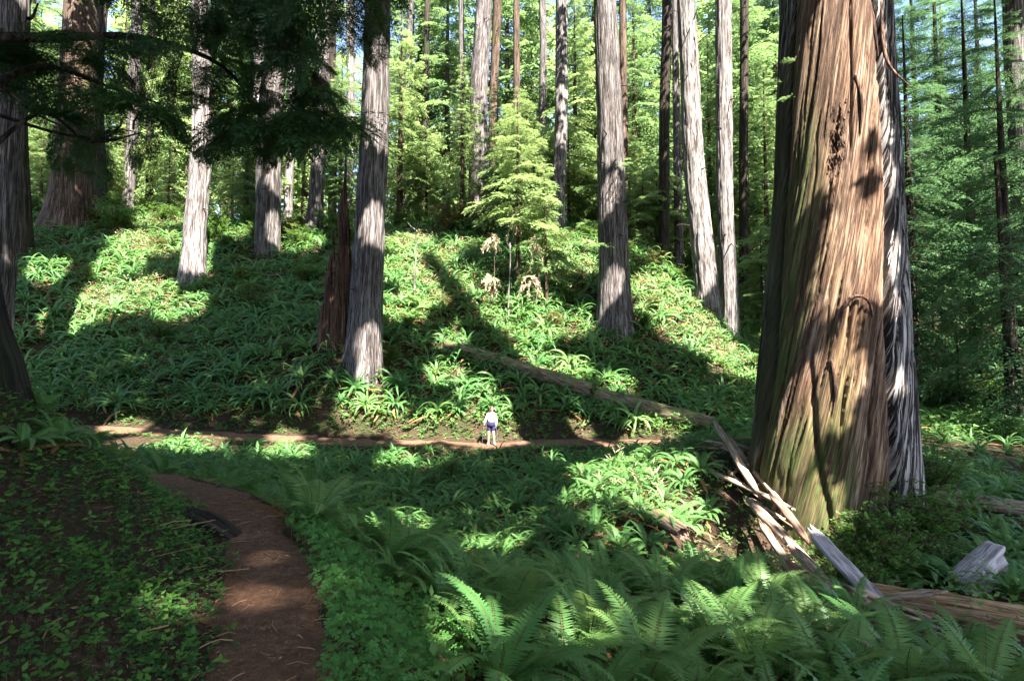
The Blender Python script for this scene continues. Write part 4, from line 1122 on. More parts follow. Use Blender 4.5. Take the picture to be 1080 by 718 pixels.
for i, it in enumerate(items):
    x, y, z, p_x, p_y, dp, zone, s, _ = it
    a = rf.uniform(0, 6.28)
    if i in oset:
        if y < 12: me = mNb[rf.integers(2)] if (rf.random() < .65 and zone == 'near') else mN[rf.integers(5)]
        elif y < 22 or rf.random() < .25: me = (mN if rf.random() < .35 else mF)[rf.integers(5)]
        else: me = (mR if rf.random() < .65 else mRb)[rf.integers(5)]
        o = bpy.data.objects.new('sword_fern', me); COL.objects.link(o)
        q = Vector((0, 0, 1)).rotation_difference(tilt_for(x, y)).to_matrix().to_4x4()
        o.matrix_world = Matrix.Translation((x, y, z - .02)) @ q @ Matrix.Rotation(a, 4, 'Z') @ Matrix.Scale(s, 4)
        tag(o, LAB[zone], 'fern', GRP[zone]); nsh += 1
    else:
        src = (FERN_F if y < 20 else FERN_R)[rf.integers(5)]
        n = np.array(tilt_for(x, y)); q = np.array(Vector((0, 0, 1)).rotation_difference(Vector(n)).to_matrix())
        Mx = q @ rotz(a) * s
        rd = rf.random(); brt = rf.random() < .35 and y > 25
        for (V_, (f_, mi), off_) in zip(src.V, src.F, np.concatenate([[0], np.cumsum([len(v) for v in src.V])[:-1]])):
            stuff.V.append((V_ @ Mx.T + np.array([x, y, z - .02])).astype(np.float32)); stuff.F.append((f_ - off_ + stuff.n, (3 if brt else 0) if mi == 0 else mi))
            stuff.A.setdefault('rnd', []).append((len(V_), rd, stuff.n)); stuff.n += len(V_)
o = obj('fern_cover', stuff.mesh('fern_cover', [M['fern'], M['fern_dead'], M['stem'], M['fern_bright']]))
tag(o, 'mass of smaller sword ferns covering the hillside and gully', 'fern cover', kind='stuff')
print('ferns', len(items), nsh, 'stuff verts', stuff.n)

# ------------------------------------------------------------------ low leaf cover
def leaf_cover(name, n, region, seed, mat, size, nleaf, up, label, cat, filt, clover=False, hgt=.1, wr=.5):
    r = np.random.default_rng(seed)
    x0, x1, y0, y1 = region
    x = r.uniform(x0, x1, n); y = y0 + (y1 - y0) * r.random(n)
    z = H(x, y); d, _ = trail_dist(x, y)
    px, py, dep = proj(np.stack([x, y, z], 1))
    ok = (px > -60) & (px < 1140) & (py < 790) & (dep > 1) & filt(x, y, z, d, px, py, r)
    x, y, z = x[ok], y[ok], z[ok]; n = len(x)
    h = r.uniform(.3, 1.2, n) * hgt
    P = np.stack([x, y, z + h], 1); sz = r.uniform(size[0], size[1], n)
    rd = r.random(n); g = Geo(); a0 = r.uniform(0, 6.28, n)
    tiltv = nrm(np.stack([r.normal(0, .35, n), r.normal(0, .35, n) - .25, np.ones(n)], 1))
    for k in range(nleaf):
        a = a0 + k * 6.2832 / nleaf + r.normal(0, .15, n)
        d_ = np.stack([np.cos(a), np.sin(a), np.full(n, 0)], 1)
        d_ = nrm(d_ - (d_ * tiltv).sum(1, keepdims=True) * tiltv + np.array([0, 0, up]))
        s_ = nrm(np.cross(tiltv, d_))
        if clover:
            L_ = sz[:, None]; Pb = P
            # heart leaf: six corners
            V = np.stack([Pb, Pb + d_ * L_ * .55 + s_ * L_ * .50, Pb + d_ * L_ * .98 + s_ * L_ * .33, Pb + d_ * L_ * .84 - np.array([0, 0, .06]) * L_, Pb + d_ * L_ * .98 - s_ * L_ * .33, Pb + d_ * L_ * .55 - s_ * L_ * .50], 1).reshape(-1, 3)
            b6 = np.arange(n)[:, None] * 6
            Fq = np.concatenate([b6 + np.array([[0, 1, 2, 3]]), b6 + np.array([[0, 3, 4, 5]])])
            g.add(V, Fq, 0, rnd=np.repeat(rd, 6))
        else:
            L_ = sz * r.uniform(.7, 1.2, n)
            v, f = kites(P + np.array([0, 0, 1.0]) * (r.random(n) * h)[:, None], d_, s_, L_, L_ * wr, .4)
            g.add(v, f, 0, rnd=np.repeat(rd, 4))
    # stalks
    s_ = np.tile(np.array([[1.0, 0, 0]]), (n, 1)); v, f = kites(np.stack([x, y, z - .02], 1), np.tile(np.array([[0, 0, 1.0]]), (n, 1)), s_, h + .02, np.full(n, .0018), .5)
    g.add(v, f, 1)
    o = obj(name, g.mesh(name, [M[mat], M['stem']])); tag(o, label, cat, kind='stuff'); return n

def f_bank(x, y, z, d, px, py, r):
    tx_ = np.interp(y, TRAIL[:250, 1], TRAIL[:250, 0])
    edge = sstep(.18, .6, d)
    return (x < tx_) & (d > .22) & (r.random(len(x)) < edge) & (fbm(x, y, 1.3, 81) + .25 * r.normal(0, 1, len(x)) > -.3)
c1 = leaf_cover('bank_foliage', 12000, (-8, -.9, 1.6, 9), 501, 'bank_leaf', (.025, .065), 3, .1, 'leafy low plants creeping over the dark left bank', 'ground cover', f_bank, False, .07)
leaf_cover('bank_undergrowth', 26000, (-8, -.9, 1.6, 9), 506, 'clover_shaded', (.014, .034), 3, .0, 'fine clover carpet darkened in colour for the shaded left bank', 'clover', f_bank, True, .06)
def f_clov(x, y, z, d, px, py, r):
    tx_ = np.interp(y, TRAIL[:250, 1], TRAIL[:250, 0])
    return (x > tx_) & (d > .24 + .12 * r.random(len(x))) & (px < 470 + 60 * r.normal(0, 1, len(x)))
c2 = leaf_cover('clover_patch', 15000, (-2.4, .6, 2.2, 6.0), 502, 'clover', (.018, .034), 3, -.05, 'round leaved green clover growing beside the trail', 'clover', f_clov, True, .2)
def f_gen(x, y, z, d, px, py, r):
    lim = np.where(y > 20, .95, .6)
    return (d > lim) & (np.hypot(x - gbase[0], y - gbase[1]) > 2.1) & ~((x < np.interp(y, TRAIL[:250, 1], TRAIL[:250, 0])) & (y < 8.5)) & ~((y < 9) & (r.random(len(x)) < .6))
c3 = leaf_cover('undergrowth', 26000, (-14, 16, 2.5, 25), 503, 'cover', (.05, .13), 4, .25, 'small leafy undergrowth between the ferns of the gully', 'undergrowth', f_gen, False, .22)
c4 = leaf_cover('undergrowth', 42000, (-40, 36, 24, 50), 504, 'cover', (.10, .26), 4, .35, 'leafy undergrowth between the ferns of the hillside', 'undergrowth', f_gen, False, .35)
def f_cut(x, y, z, d, px, py, r):
    return (d > .58) & (d < 3.0) & (y > 23.6) & (r.random(len(x)) < .35 + .65 * sstep(.5, 1.2, d)) & (fbm(x, y, .9, 91) > -.35)
leaf_cover('moss_cover', 16000, (-20, 12, 23, 29), 505, 'cover', (.05, .12), 4, .2, 'mossy low plants on the cut bank above the far trail', 'moss', f_cut, False, .08)
DRY_LIT = np.array([ground(*q)[:2] for q in [(150, 262), (168, 240), (105, 322), (150, 312), (440, 290), (460, 312), (430, 262), (482, 272), (600, 285), (612, 262), (690, 312), (712, 335), (738, 355), (762, 378), (655, 500), (672, 525), (690, 550), (708, 572), (722, 590)]])  # sunlit spots where the dry cover goes, its pale colour adding brightness
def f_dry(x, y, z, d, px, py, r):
    dd = np.sqrt(((np.stack([x, y], 1)[:, None] - DRY_LIT[None]) ** 2).sum(-1)).min(1)
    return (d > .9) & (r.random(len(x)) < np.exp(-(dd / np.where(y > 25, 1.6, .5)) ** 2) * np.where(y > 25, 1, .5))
leaf_cover('sunpatch_dry_fronds', 60000, (-34, 16, 9, 46), 507, 'dry', (.10, .34), 5, .5, 'dry tan fronds and bleached stems added pale to brighten the sunny openings', 'dry fronds', f_dry, False, .45, .10)
print('cover', c1, c2, c3, c4)

# litter: twigs and needles on the trail and the bank
r = np.random.default_rng(640); g = Geo()
n = 0
while n < 900:
    k = int(r.integers(0, 260)); o_ = r.normal(0, .45) if n % 3 else r.uniform(-2.2, 0)
    p = TRAIL[k] + Sd[k] * o_
    if p[1] < 1.5: continue
    z = gz(p[0], p[1]) + .035; a = r.uniform(0, 6.28); l = r.uniform(.03, .22) if n % 6 else r.uniform(.2, .5)
    d = np.array([math.cos(a), math.sin(a), r.normal(0, .08)])
    P = np.array([[p[0], p[1], z], [*(p[:2] + d[:2] * l * .5 + r.normal(0, .015, 2)), z + .01], [*(p[:2] + d[:2] * l), z + d[2] * l]])
    v, f = tube(P, r.uniform(.0015, .005), 4); g.add(v, f, 0, rnd=np.full(len(v), r.random())); n += 1
m = 16000
k = r.integers(0, 260, m); o_ = r.normal(-.1, .7, m); p = TRAIL[k] + Sd[k] * o_[:, None] + np.concatenate([r.normal(0, .05, (m, 2)), np.zeros((m, 1))], 1)
p[:, 2] = H(p[:, 0], p[:, 1]) + .032; a = r.uniform(0, 6.28, m); d = np.stack([np.cos(a), np.sin(a), r.normal(0, .12, m)], 1); d = nrm(d)
v, f = kites(p, d, nrm(np.cross(d, r.normal(0, .4, (m, 3)) + [0, 0, 1])), r.uniform(.012, .05, m), r.uniform(.003, .012, m)); g.add(v, f, 0, rnd=np.repeat(r.random(m), 4))
o = obj('litter', g.mesh('litter', [M['litter']])); tag(o, 'brown needles and twigs scattered on the dirt trail', 'litter', kind='stuff')

# ------------------------------------------------------------------ shrubs
def shrub_mesh(seed, n_st, hgt, leaf, nl, mat):
    r = np.random.default_rng(seed); g = Geo(); Pl = []; Dl = []
    for k in range(n_st):
        a = r.uniform(0, 6.28); ln = hgt * r.uniform(.6, 1.1); out = r.uniform(.15, .75)
        P = spline([(0, 0, -.05), (math.cos(a) * out * ln * .3, math.sin(a) * out * ln * .3, ln * .45), (math.cos(a) * out * ln * .8, math.sin(a) * out * ln * .8, ln * (.95 - .3 * out))], 10)
        v, f = tube(P, np.linspace(.014, .004, 10) * max(.6, hgt), 4); g.add(v, f, 1)
        for q in range(5):
            i = r.integers(3, 10); b_ = P[i]; a2 = r.uniform(0, 6.28); l2 = ln * r.uniform(.2, .4)
            e = b_ + np.array([math.cos(a2) * l2, math.sin(a2) * l2, r.uniform(-.1, .35) * l2])
            v, f = tube(np.array([b_, (b_ + e) / 2 + [0, 0, .03], e]), [.006, .004, .002], 3); g.add(v, f, 1)
            s = r.random(nl); Pl.append(b_ + (e - b_) * s[:, None] + r.normal(0, .02, (nl, 3))); Dl.append(nrm((e - b_)[None] / l2 + r.normal(0, .8, (nl, 3)) * [1, 1, .5]))
    P = np.concatenate(Pl); Dv = np.concatenate(Dl)
    S = nrm(np.cross(Dv, np.array([0, 0, 1.0]) + r.normal(0, .4, P.shape))); L = leaf * r.uniform(.6, 1.2, len(P))
    v, f = kites(P, Dv, S, L, L * .55, .45, .08); g.add(v, f, 0, rnd=np.repeat(r.random(len(P)) * .4, 4))
    return g.mesh('shrub', [M[mat], M['twig']])
SH = {'green': [shrub_mesh(700 + i, 20, 1.0, .05, 30, 'shrub') for i in range(2)], 'olive': [shrub_mesh(710 + i, 22, 1.0, .055, 28, 'shrub_olive') for i in range(2)], 'dark': [shrub_mesh(720, 18, 1.0, .06, 12, 'shrub')]}
def shrub(px, py, Y, kind, s, label, on=None, name='shrub'):
    if Y: p = base_at(px, py, Y)
    else: p = ground(px, py)
    o = bpy.data.objects.new(name, SH[kind][random.randrange(len(SH[kind]))]); COL.objects.link(o)
    o.location = p; o.rotation_euler = (0, 0, random.uniform(0, 6.28)); o.scale = (s, s, s * .9); tag(o, label, 'shrub', 'shrubs of the forest floor')
for a in [(470, 258, 44, 'olive', 3.2, 'big olive shrub on the crest left of the broad grey trunk'), (512, 258, 43, 'olive', 3.4, 'big olive shrub on the crest in front of the broad grey trunk'), (550, 262, 42.5, 'green', 2.6, 'green shrub on the crest behind the feathery hemlock'),
          (440, 255, 47, 'green', 2.4, 'green shrub at the left end of the crest shrubs'), (350, 262, 45, 'green', 2.4, 'green shrub behind the snag'), (315, 258, 46, 'green', 2.0, 'green shrub at the foot of the crest trunk'),
          (120, 262, 42, 'green', 3.4, 'dark round shrub right of the huge brown based redwood'), (240, 262, 42, 'green', 1.8, 'green shrub between the pale redwood and the leaning one'), (260, 312, 36, 'green', 1.7, 'dark shrub in front of the leaning redwood'),
          (168, 262, 41, 'olive', 1.6, 'olive shrub beside the bright patch at the pale redwood'), (620, 262, 43, 'green', 2.2, 'green shrub left behind the straight grey redwood'), (690, 285, 42, 'olive', 2.2, 'olive shrub right behind the straight grey redwood'), (672, 300, 38, 'olive', 1.6, 'smaller olive shrub right of the straight grey redwood'),
          (750, 345, 34.5, 'green', 1.1, 'leafy sprout growing at the foot of the white pair'), (800, 385, 31, 'green', 2.2, 'green shrub on the slope left of the giant'), (815, 350, 36, 'olive', 2.4, 'olive shrub behind the left side of the giant'),
          (475, 508, None, 'green', 1.2, 'round dark shrub in the ferns just below the person'), (455, 520, None, 'green', 1.0, 'low shrub among ferns, left of the round dark one'),
          (915, 520, 11.0, 'green', 1.7, 'leafy shrub against the right foot of the giant'), (878, 530, 10.9, 'green', 1.3, 'leafy shrub in front of the giant between the roots'), (958, 545, 11.6, 'green', 1.9, 'taller shrub at the right edge of the foot of the giant'), (905, 575, 10.3, 'green', 1.2, 'shrub above the grey plank at the giant'),
          (938, 580, 10.6, 'green', 1.5, 'shrub between the giant and the grey driftwood block'), (990, 520, 14.6, 'green', 1.6, 'shrub behind the fallen log right of the giant'), (965, 500, 15.5, 'green', 1.6, 'shrub rising behind the right foot of the giant'), (805, 420, 14.6, 'green', .9, 'small sprig at the left foot of the giant'), (810, 395, 14.2, 'green', .9, 'light sprig on the left flank of the giant'),
          (850, 520, 10.9, 'green', 1.0, 'small shrub below the green streak of the giant'), (925, 500, 11.1, 'green', 1.9, 'tall leafy shrub climbing the right foot of the giant'), (895, 545, 10.5, 'green', 1.4, 'round shrub in front of the middle of the giant'), (975, 560, 11.8, 'green', 1.8, 'broad shrub between the giant and the level brown log'),
          (1010, 400, 30, 'green', 3.0, 'dark shrub in the hollow below the hemlocks'), (1055, 395, 29, 'green', 3.2, 'dark shrub in the hollow by the right edge'), (975, 415, 30, 'green', 2.6, 'dark shrub in the hollow close to the giant'), (1000, 580, 10.8, 'green', .9, 'low shrub behind the grey driftwood block')]:
    shrub(*a)
HS = [(90, 300, 'dark'), (255, 300, 'dark'), (270, 330, 'dark'), (230, 330, 'green'), (170, 365, 'green'), (60, 350, 'green'), (320, 300, 'green'), (430, 350, 'green'), (505, 370, 'green'), (585, 350, 'olive'), (600, 320, 'green'), (470, 330, 'olive'), (680, 350, 'green'), (700, 400, 'olive'), (740, 395, 'green'), (690, 330, 'olive'), (540, 300, 'green'), (415, 385, 'green'), (130, 400, 'green'), (300, 380, 'dark')]
for k_, (px_q, py_q, kd) in enumerate(HS):
    shrub(px_q, py_q, None, kd, rng.uniform(.9, 2.0), 'low bushy shrub among the ferns of the hillside')
for q in range(46):
    px_q = rng.uniform(-10, 830); o_n = len(COL.objects)
    shrub(px_q, 250, rng.uniform(42.5, 49), ['green', 'olive', 'green'][rng.integers(3)], rng.uniform(1.2, 3.0), 'leafy shrub filling the crest among the trunks')

# ------------------------------------------------------------------ logs, planks, debris
def log_geo(P, rad, seed, ns=28, nseg=60, ends=True, rough=.10):
    P = spline(P, nseg); T = nrm(np.gradient(P, axis=0)); A = nrm(np.cross(T, [0, 0, 1.0])); B = np.cross(A, T)
    th = np.linspace(0, 2 * np.pi, ns, endpoint=False); s = np.concatenate([[0], np.cumsum(np.linalg.norm(np.diff(P, axis=0), axis=1))])
    rr = np.interp(np.linspace(0, 1, nseg), np.linspace(0, 1, len(rad)), rad)
    rr = rr[:, None] * (1 + rough * vn(th[None] / 6.2832 * 6 + 0 * s[:, None], s[:, None] * .9, seed, 6) - rough * .9 * (1 - np.abs(vn(th[None] / 6.2832 * 14 + 0 * s[:, None], s[:, None] * .8, seed + 1, 14))) ** 4)
    jag = np.zeros((nseg, ns)); jag[0] = -.2 * np.abs(vn(th * 3, th * 0, seed + 2)); jag[-1] = .25 * np.abs(vn(th * 3, th * 0 + 4, seed + 3))
    V = P[:, None] + T[:, None] * jag[..., None] + rr[..., None] * (np.cos(th)[None, :, None] * A[:, None] + np.sin(th)[None, :, None] * B[:, None])
    i = np.arange(nseg - 1)[:, None] * ns; j = np.arange(ns)[None]; k = (j + 1) % ns
    Fq = np.stack([i + j, i + k, i + ns + k, i + ns + j], -1).reshape(-1, 4)
    G = np.stack([np.cos(th)[None] * .3 + 0 * s[:, None] + seed, np.sin(th)[None] * .3 + 0 * s[:, None], s[:, None] + 0 * th[None]], -1)
    g = Geo().add(V.reshape(-1, 3), Fq, 0, grain=G.reshape(-1, 3))
    for e, rowi in ((0, 0), (1, nseg - 1)):
        c = P[rowi] + T[rowi] * (.12 if e == 0 else -.12)
        ring = V[rowi]; vv = np.concatenate([ring, c[None]]); tri = np.stack([np.arange(ns), (np.arange(ns) + 1) % ns, np.full(ns, ns)], 1)
        if e == 0: tri = tri[:, ::-1]
        g.add(vv, tri, 1, grain=vv)
    return g
def log(name, P, rad, seed, mat, label, rough=.1, cat='log'):
    o = obj(name, log_geo(P, rad, seed, rough=rough).mesh(name, [M[mat], M['wood_brown']], True)); return tag(o, label, cat)
def G_(px, py, up=0.0, Y=None):
    p = ground(px, py) if Y is None else pw(px, py, Y); return np.array(p) + [0, 0, up]
def follow(p0, p1, n, up):
    out = []
    for f in np.linspace(0, 1, n):
        x, y = p0[0] + (p1[0] - p0[0]) * f, p0[1] + (p1[1] - p0[1]) * f
        out.append(np.array([x, y, 0]))
    h = np.array([gz(q[0], q[1]) for q in out]); zl = np.interp(np.linspace(0, 1, n), [0, 1], [h[0], h[-1]])
    off = max(0, (h - zl).max() * .6)
    for q, z in zip(out, zl): q[2] = z + up + off
    return out
la, lb, lc = pw(472, 366, 30.5), pw(622, 404, 27.3), pw(748, 442, 24.6)
lb2 = pw(632, 404, 27.2)
log('fallen_log', follow(la, lb, 5, .40), [.24, .33, .38, .40], 800, 'log_bark', 'upper piece of the mossy fallen log on the slope behind the person')
log('fallen_log', follow(lb2, lc, 5, .34), [.40, .39, .36, .30], 803, 'log_bark', 'lower piece of the mossy fallen log, its end reaching the far trail')
la, lb = pw(990, 524, 14.3), pw(1130, 546, 13.6)
log('fallen_log', [la + [0, 0, .05], (la + lb) / 2 + [0, 0, .05], lb + [0, 0, .03]], [.17, .19, .2], 806, 'log_dark', 'brown bare log lying level in the ferns to the right of the giant')
la, lb = pw(925, 626, 9.0), pw(1115, 668, 7.9); la[2] = max(la[2], gz(la[0], la[1]) + .22); lb[2] = max(lb[2], gz(lb[0], lb[1]) + .22)
log('split_log', [la, (la + lb) / 2, lb], [.17, .21, .2, .2], 809, 'wood_gold', 'split golden brown log at the lower right corner', .22)
la, lb = pw(835, 600, 8.9), pw(975, 718, 6.6)
log('rotten_log', [la + [0, 0, -.05], (la + lb) / 2, lb + [0, 0, -.02]], [.15, .19, .18, .12], 812, 'log_rot', 'rotten reddish log under the grey plank, lower right', .2)
la, lb = pw(690, 543, 13.0), pw(718, 560, 12.2)
log('log_stub', [la, (la + lb) / 2, lb], [.17, .18, .16], 815, 'log_bark', 'short mossy log stub in the ferns right of the bright sun streak')
la, lb = pw(728, 590, 10.6), pw(790, 622, 9.4)
log('branch', [la, (la + lb) / 2 + [0, 0, .03], lb], [.05, .06, .05], 818, 'log_dark', 'thin dead branch lying in ferns below the bright sun streak')
la, lb = pw(222, 566, 5.5), pw(262, 572, 5.5)
log('half_buried_log', [la + [-.45, .55, -.02], la + [-.05, .12, .02], lb + [-.05, -.05, -.06]], [.15, .17, .15], 821, 'bark_dark', 'dark half buried log end at the inner bend of the trail')

def board(p0, p1, w, th, seed, mat, label, name='splintered_plank', roll=0.0, jag=.5, bow=.03, cat='plank'):
    p0, p1 = np.array(p0), np.array(p1); r = np.random.default_rng(seed)
    L = np.linalg.norm(p1 - p0); T = (p1 - p0) / L; A = np.cross(T, [0, 0, 1.0]); A /= np.linalg.norm(A); B = np.cross(A, T)
    A, B = A * math.cos(roll) + B * math.sin(roll), B * math.cos(roll) - A * math.sin(roll)
    n, m = 26, 9; s = np.linspace(0, 1, n); c = np.linspace(-.5, .5, m)
    wl = w * (1 + .12 * vn(s * 6, s * 0, seed)) * np.minimum(1, .25 + s * 5) * np.minimum(1, .25 + (1 - s) * 5)
    e0 = jag * w * r.uniform(-1.5, 1.2, m); e1 = jag * w * r.uniform(-1.2, 1.8, m)
    S = s[:, None] * L + e0[None] * (1 - s[:, None]) ** 6 + e1[None] * s[:, None] ** 6
    top = th / 2 + th * .35 * vn(c[None] * 14 + 0 * s[:, None], s[:, None] * 5, seed + 1) + bow * L * np.sin(s * 3.14)[:, None]
    bot = -th / 2 + bow * L * np.sin(s * 3.14)[:, None] + 0 * c[None]
    X = wl[:, None] * c[None] + w * .12 * vn(s * 3, s * 0, seed + 2)[:, None]
    Vt = p0 + T * S[..., None] + A * X[..., None] + B * top[..., None]; Vb = p0 + T * S[..., None] + A * X[..., None] + B * bot[..., None]
    V = np.concatenate([Vt.reshape(-1, 3), Vb.reshape(-1, 3)]); N = n * m
    i = np.arange(n - 1)[:, None] * m; j = np.arange(m - 1)[None]
    q = np.stack([i + j, i + j + 1, i + m + j + 1, i + m + j], -1).reshape(-1, 4)
    Fs = [q, q[:, ::-1] + N]
    k = np.arange(n - 1) * m; Fs.append(np.stack([k, k + m, k + m + N, k + N], 1)); k2 = k + m - 1; Fs.append(np.stack([k2 + m, k2, k2 + N, k2 + m + N], 1))
    k = np.arange(m - 1); Fs.append(np.stack([k + 1, k, k + N, k + 1 + N], 1)); k = k + (n - 1) * m; Fs.append(np.stack([k, k + 1, k + 1 + N, k + N], 1))
    gr = np.stack([np.tile(X.ravel() * 1.0, 2) + seed, np.repeat([0, th], N), np.tile(S.ravel(), 2)], 1)
    o = obj(name, Geo().add(V, np.concatenate(Fs), grain=gr).mesh(name, [M[mat]])); return tag(o, label, cat, 'loose splinters of the debris heap' if name == 'wood_splinter' else 'splintered wood at the foot of the giant')
BD = [((855, 558, 10.4), (942, 660, 8.0), .24, .08, 'wood_grey', 'long straight grey plank leaning down from the foot of the giant', .35),
      ((752, 444, 15.6), (800, 522, 12.9), .16, .06, 'wood_tan', 'pale splinter at the top of the debris, rising above the end of the far trail', .5),
      ((768, 462, 15.2), (828, 536, 12.4), .15, .08, 'wood_tan', 'pale plank lying against the left root of the giant', .6),
      ((742, 496, 14.6), (836, 536, 12.2), .13, .06, 'wood_tan', 'pale splinter crossing the debris from the left', .4),
      ((790, 530, 12.6), (868, 608, 9.9), .20, .10, 'wood_tan', 'wide pale plank in the middle of the debris trail', .6),
      ((812, 520, 12.4), (852, 570, 10.9), .15, .07, 'wood_brown', 'short brown plank above the wide pale one', .5),
      ((800, 548, 11.9), (850, 625, 9.6), .14, .07, 'wood_tan', 'narrow pale plank on the lower edge of the debris', .7),
      ((830, 572, 10.8), (902, 652, 8.7), .17, .08, 'wood_tan', 'tan plank left of the long straight grey plank', .6),
      ((880, 640, 9.2), (972, 712, 7.0), .16, .07, 'wood_brown', 'brown plank low in the ferns at the lower right', .6),
      ((715, 474, 17.2), (806, 478, 15.2), .10, .05, 'wood_brown', 'brown stick lying flat where the far trail meets the debris', .3),
      ((700, 470, 18.5), (800, 462, 15.6), .08, .05, 'wood_tan', 'thin pale stick pointing from the far trail to the giant', .3),
      ((772, 500, 13.9), (812, 470, 14.2), .10, .05, 'wood_brown', 'short brown splinter standing crosswise at the left root of the giant', .5),
      ((790, 478, 14.2), (848, 530, 12.3), .12, .08, 'wood_brown', 'brown root like splinter hugging the left foot of the giant', .5),
      ((930, 628, 9.6), (1000, 662, 8.7), .14, .06, 'wood_gold', 'golden plank lying on the split log', .4)]
for k, (a, b_, w, th_, mat, lab, jg) in enumerate(BD):
    def lay(q, up):
        p = pw(*q); return np.array([p[0], p[1], max(p[2], gz(p[0], p[1]) + up)])
    board(lay(a, .12), lay(b_, .10), w, th_, 850 + 7 * k, mat, lab, roll=random.uniform(-.35, .35), jag=jg, bow=random.uniform(-.005, .02))

rs = np.random.default_rng(31)
line = spline([pw(742, 458, 15.8), pw(790, 510, 13.4), pw(825, 560, 11.6), pw(880, 632, 9.2), pw(955, 705, 7.0)], 60)
for k in range(44):
    q = line[int(rs.uniform(0, 56))] + [rs.normal(0, .22), rs.normal(0, .22), 0]
    a = rs.normal(-.85, .45); l = rs.uniform(.5, 1.5); e = q + np.array([math.cos(a) * l, math.sin(a) * l, 0])
    q[2] = gz(q[0], q[1]) + rs.uniform(.12, .5); e[2] = gz(e[0], e[1]) + rs.uniform(.08, .4)
    mt_ = ['wood_tan', 'wood_tan', 'wood_brown', 'wood_tan'][rs.integers(4)]
    board(q, e, rs.uniform(.05, .15), rs.uniform(.02, .06), 1100 + 5 * k, mt_, 'loose splinter of broken wood in the debris heap at the left foot of the giant', 'wood_splinter', rs.uniform(-.8, .8), .8, rs.uniform(-.03, .03), 'splinter')

for k in range(16):                                             # fallen boughs on the slope
    p = ground(rs.uniform(30, 800), rs.uniform(270, 410), 10); a = rs.uniform(0, 6.28); l = rs.uniform(.8, 2.4)
    pts_ = [np.array([p[0] + math.cos(a) * l * f, p[1] + math.sin(a) * l * f, 0]) for f in (0, .35, .7, 1)]
    for q in pts_: q[2] = gz(q[0], q[1]) + rs.uniform(.25, .55)
    log('fallen_branch', pts_, [.05, .045, .03, .015], 900 + 3 * k if 900 + 3 * k < 960 else 820, 'log_dark', 'dead fallen bough lying in the ferns of the hillside', cat='branch')['group'] = 'fallen boughs on the hillside'
# weathered driftwood block
def block():
    p = ground(1036, 622); r = np.random.default_rng(9)
    c = np.array(p) + [0, 0, .28]
    n, m = 22, 22; u = np.linspace(0, np.pi, n); v = np.linspace(0, 2 * np.pi, m, endpoint=False)
    U_, V_ = np.meshgrid(u, v, indexing='ij')
    def sq(x, e): return np.sign(x) * np.abs(x) ** e
    X = sq(np.sin(U_), .35) * sq(np.cos(V_), .45); Y_ = sq(np.sin(U_), .35) * sq(np.sin(V_), .45); Z_ = sq(np.cos(U_), .4)
    P = np.stack([X * .28, Y_ * .22, Z_ * .52], -1)
    P *= (1 + .16 * vn(V_ / 6.2832 * 7, Z_ * 2, 5, 7) - .14 * (1 - np.abs(vn(V_ / 6.2832 * 13, Z_ * 1.2, 6, 13))) ** 3)[..., None]
    g_ = P.copy()
    P = P.reshape(-1, 3) @ (rotz(.4) @ roty(R(52)) @ rotx(.2)).T
    i = np.arange(n - 1)[:, None] * m; j = np.arange(m)[None]; k = (j + 1) % m
    Fq = np.stack([i + j, i + m + j, i + m + k, i + k], -1).reshape(-1, 4)
    o = obj('driftwood_block', Geo().add(P, Fq, grain=g_.reshape(-1, 3) * .6).mesh('driftwood_block', [M['wood_grey']], True), None, c)
    tag(o, 'weathered purple grey broken chunk of wood in the hollow at the lower right', 'wood chunk')
block()

# low stones on the trail edge
def stone(px, py, s, label):
    p = ground(px, py); r = np.random.default_rng(int(px))
    n, m = 12, 16; u = np.linspace(0, np.pi, n); v = np.linspace(0, 2 * np.pi, m, endpoint=False); U_, V_ = np.meshgrid(u, v, indexing='ij')
    P = np.stack([np.sin(U_) * np.cos(V_), np.sin(U_) * np.sin(V_), .6 * np.cos(U_)], -1) * (1 + .25 * vn(V_ / 6.2832 * 5, U_ * 2, int(px), 5))[..., None] * s
    i = np.arange(n - 1)[:, None] * m; j = np.arange(m)[None]; k = (j + 1) % m
    o = obj('stone', Geo().add(P.reshape(-1, 3), np.stack([i + j, i + m + j, i + m + k, i + k], -1).reshape(-1, 4), grain=P.reshape(-1, 3)).mesh('stone', [M['wood_grey']], True), None, p); tag(o, label, 'stone')
stone(300, 575, .03, 'small dark stone at the right edge of the dirt trail'); stone(318, 668, .028, 'small stone half sunk in the dirt near the bottom edge'); stone(250, 700, .03, 'small stone by the left edge of the trail at the bottom')
stone(262, 636, .035, 'small pale stone embedded in the dirt trail')

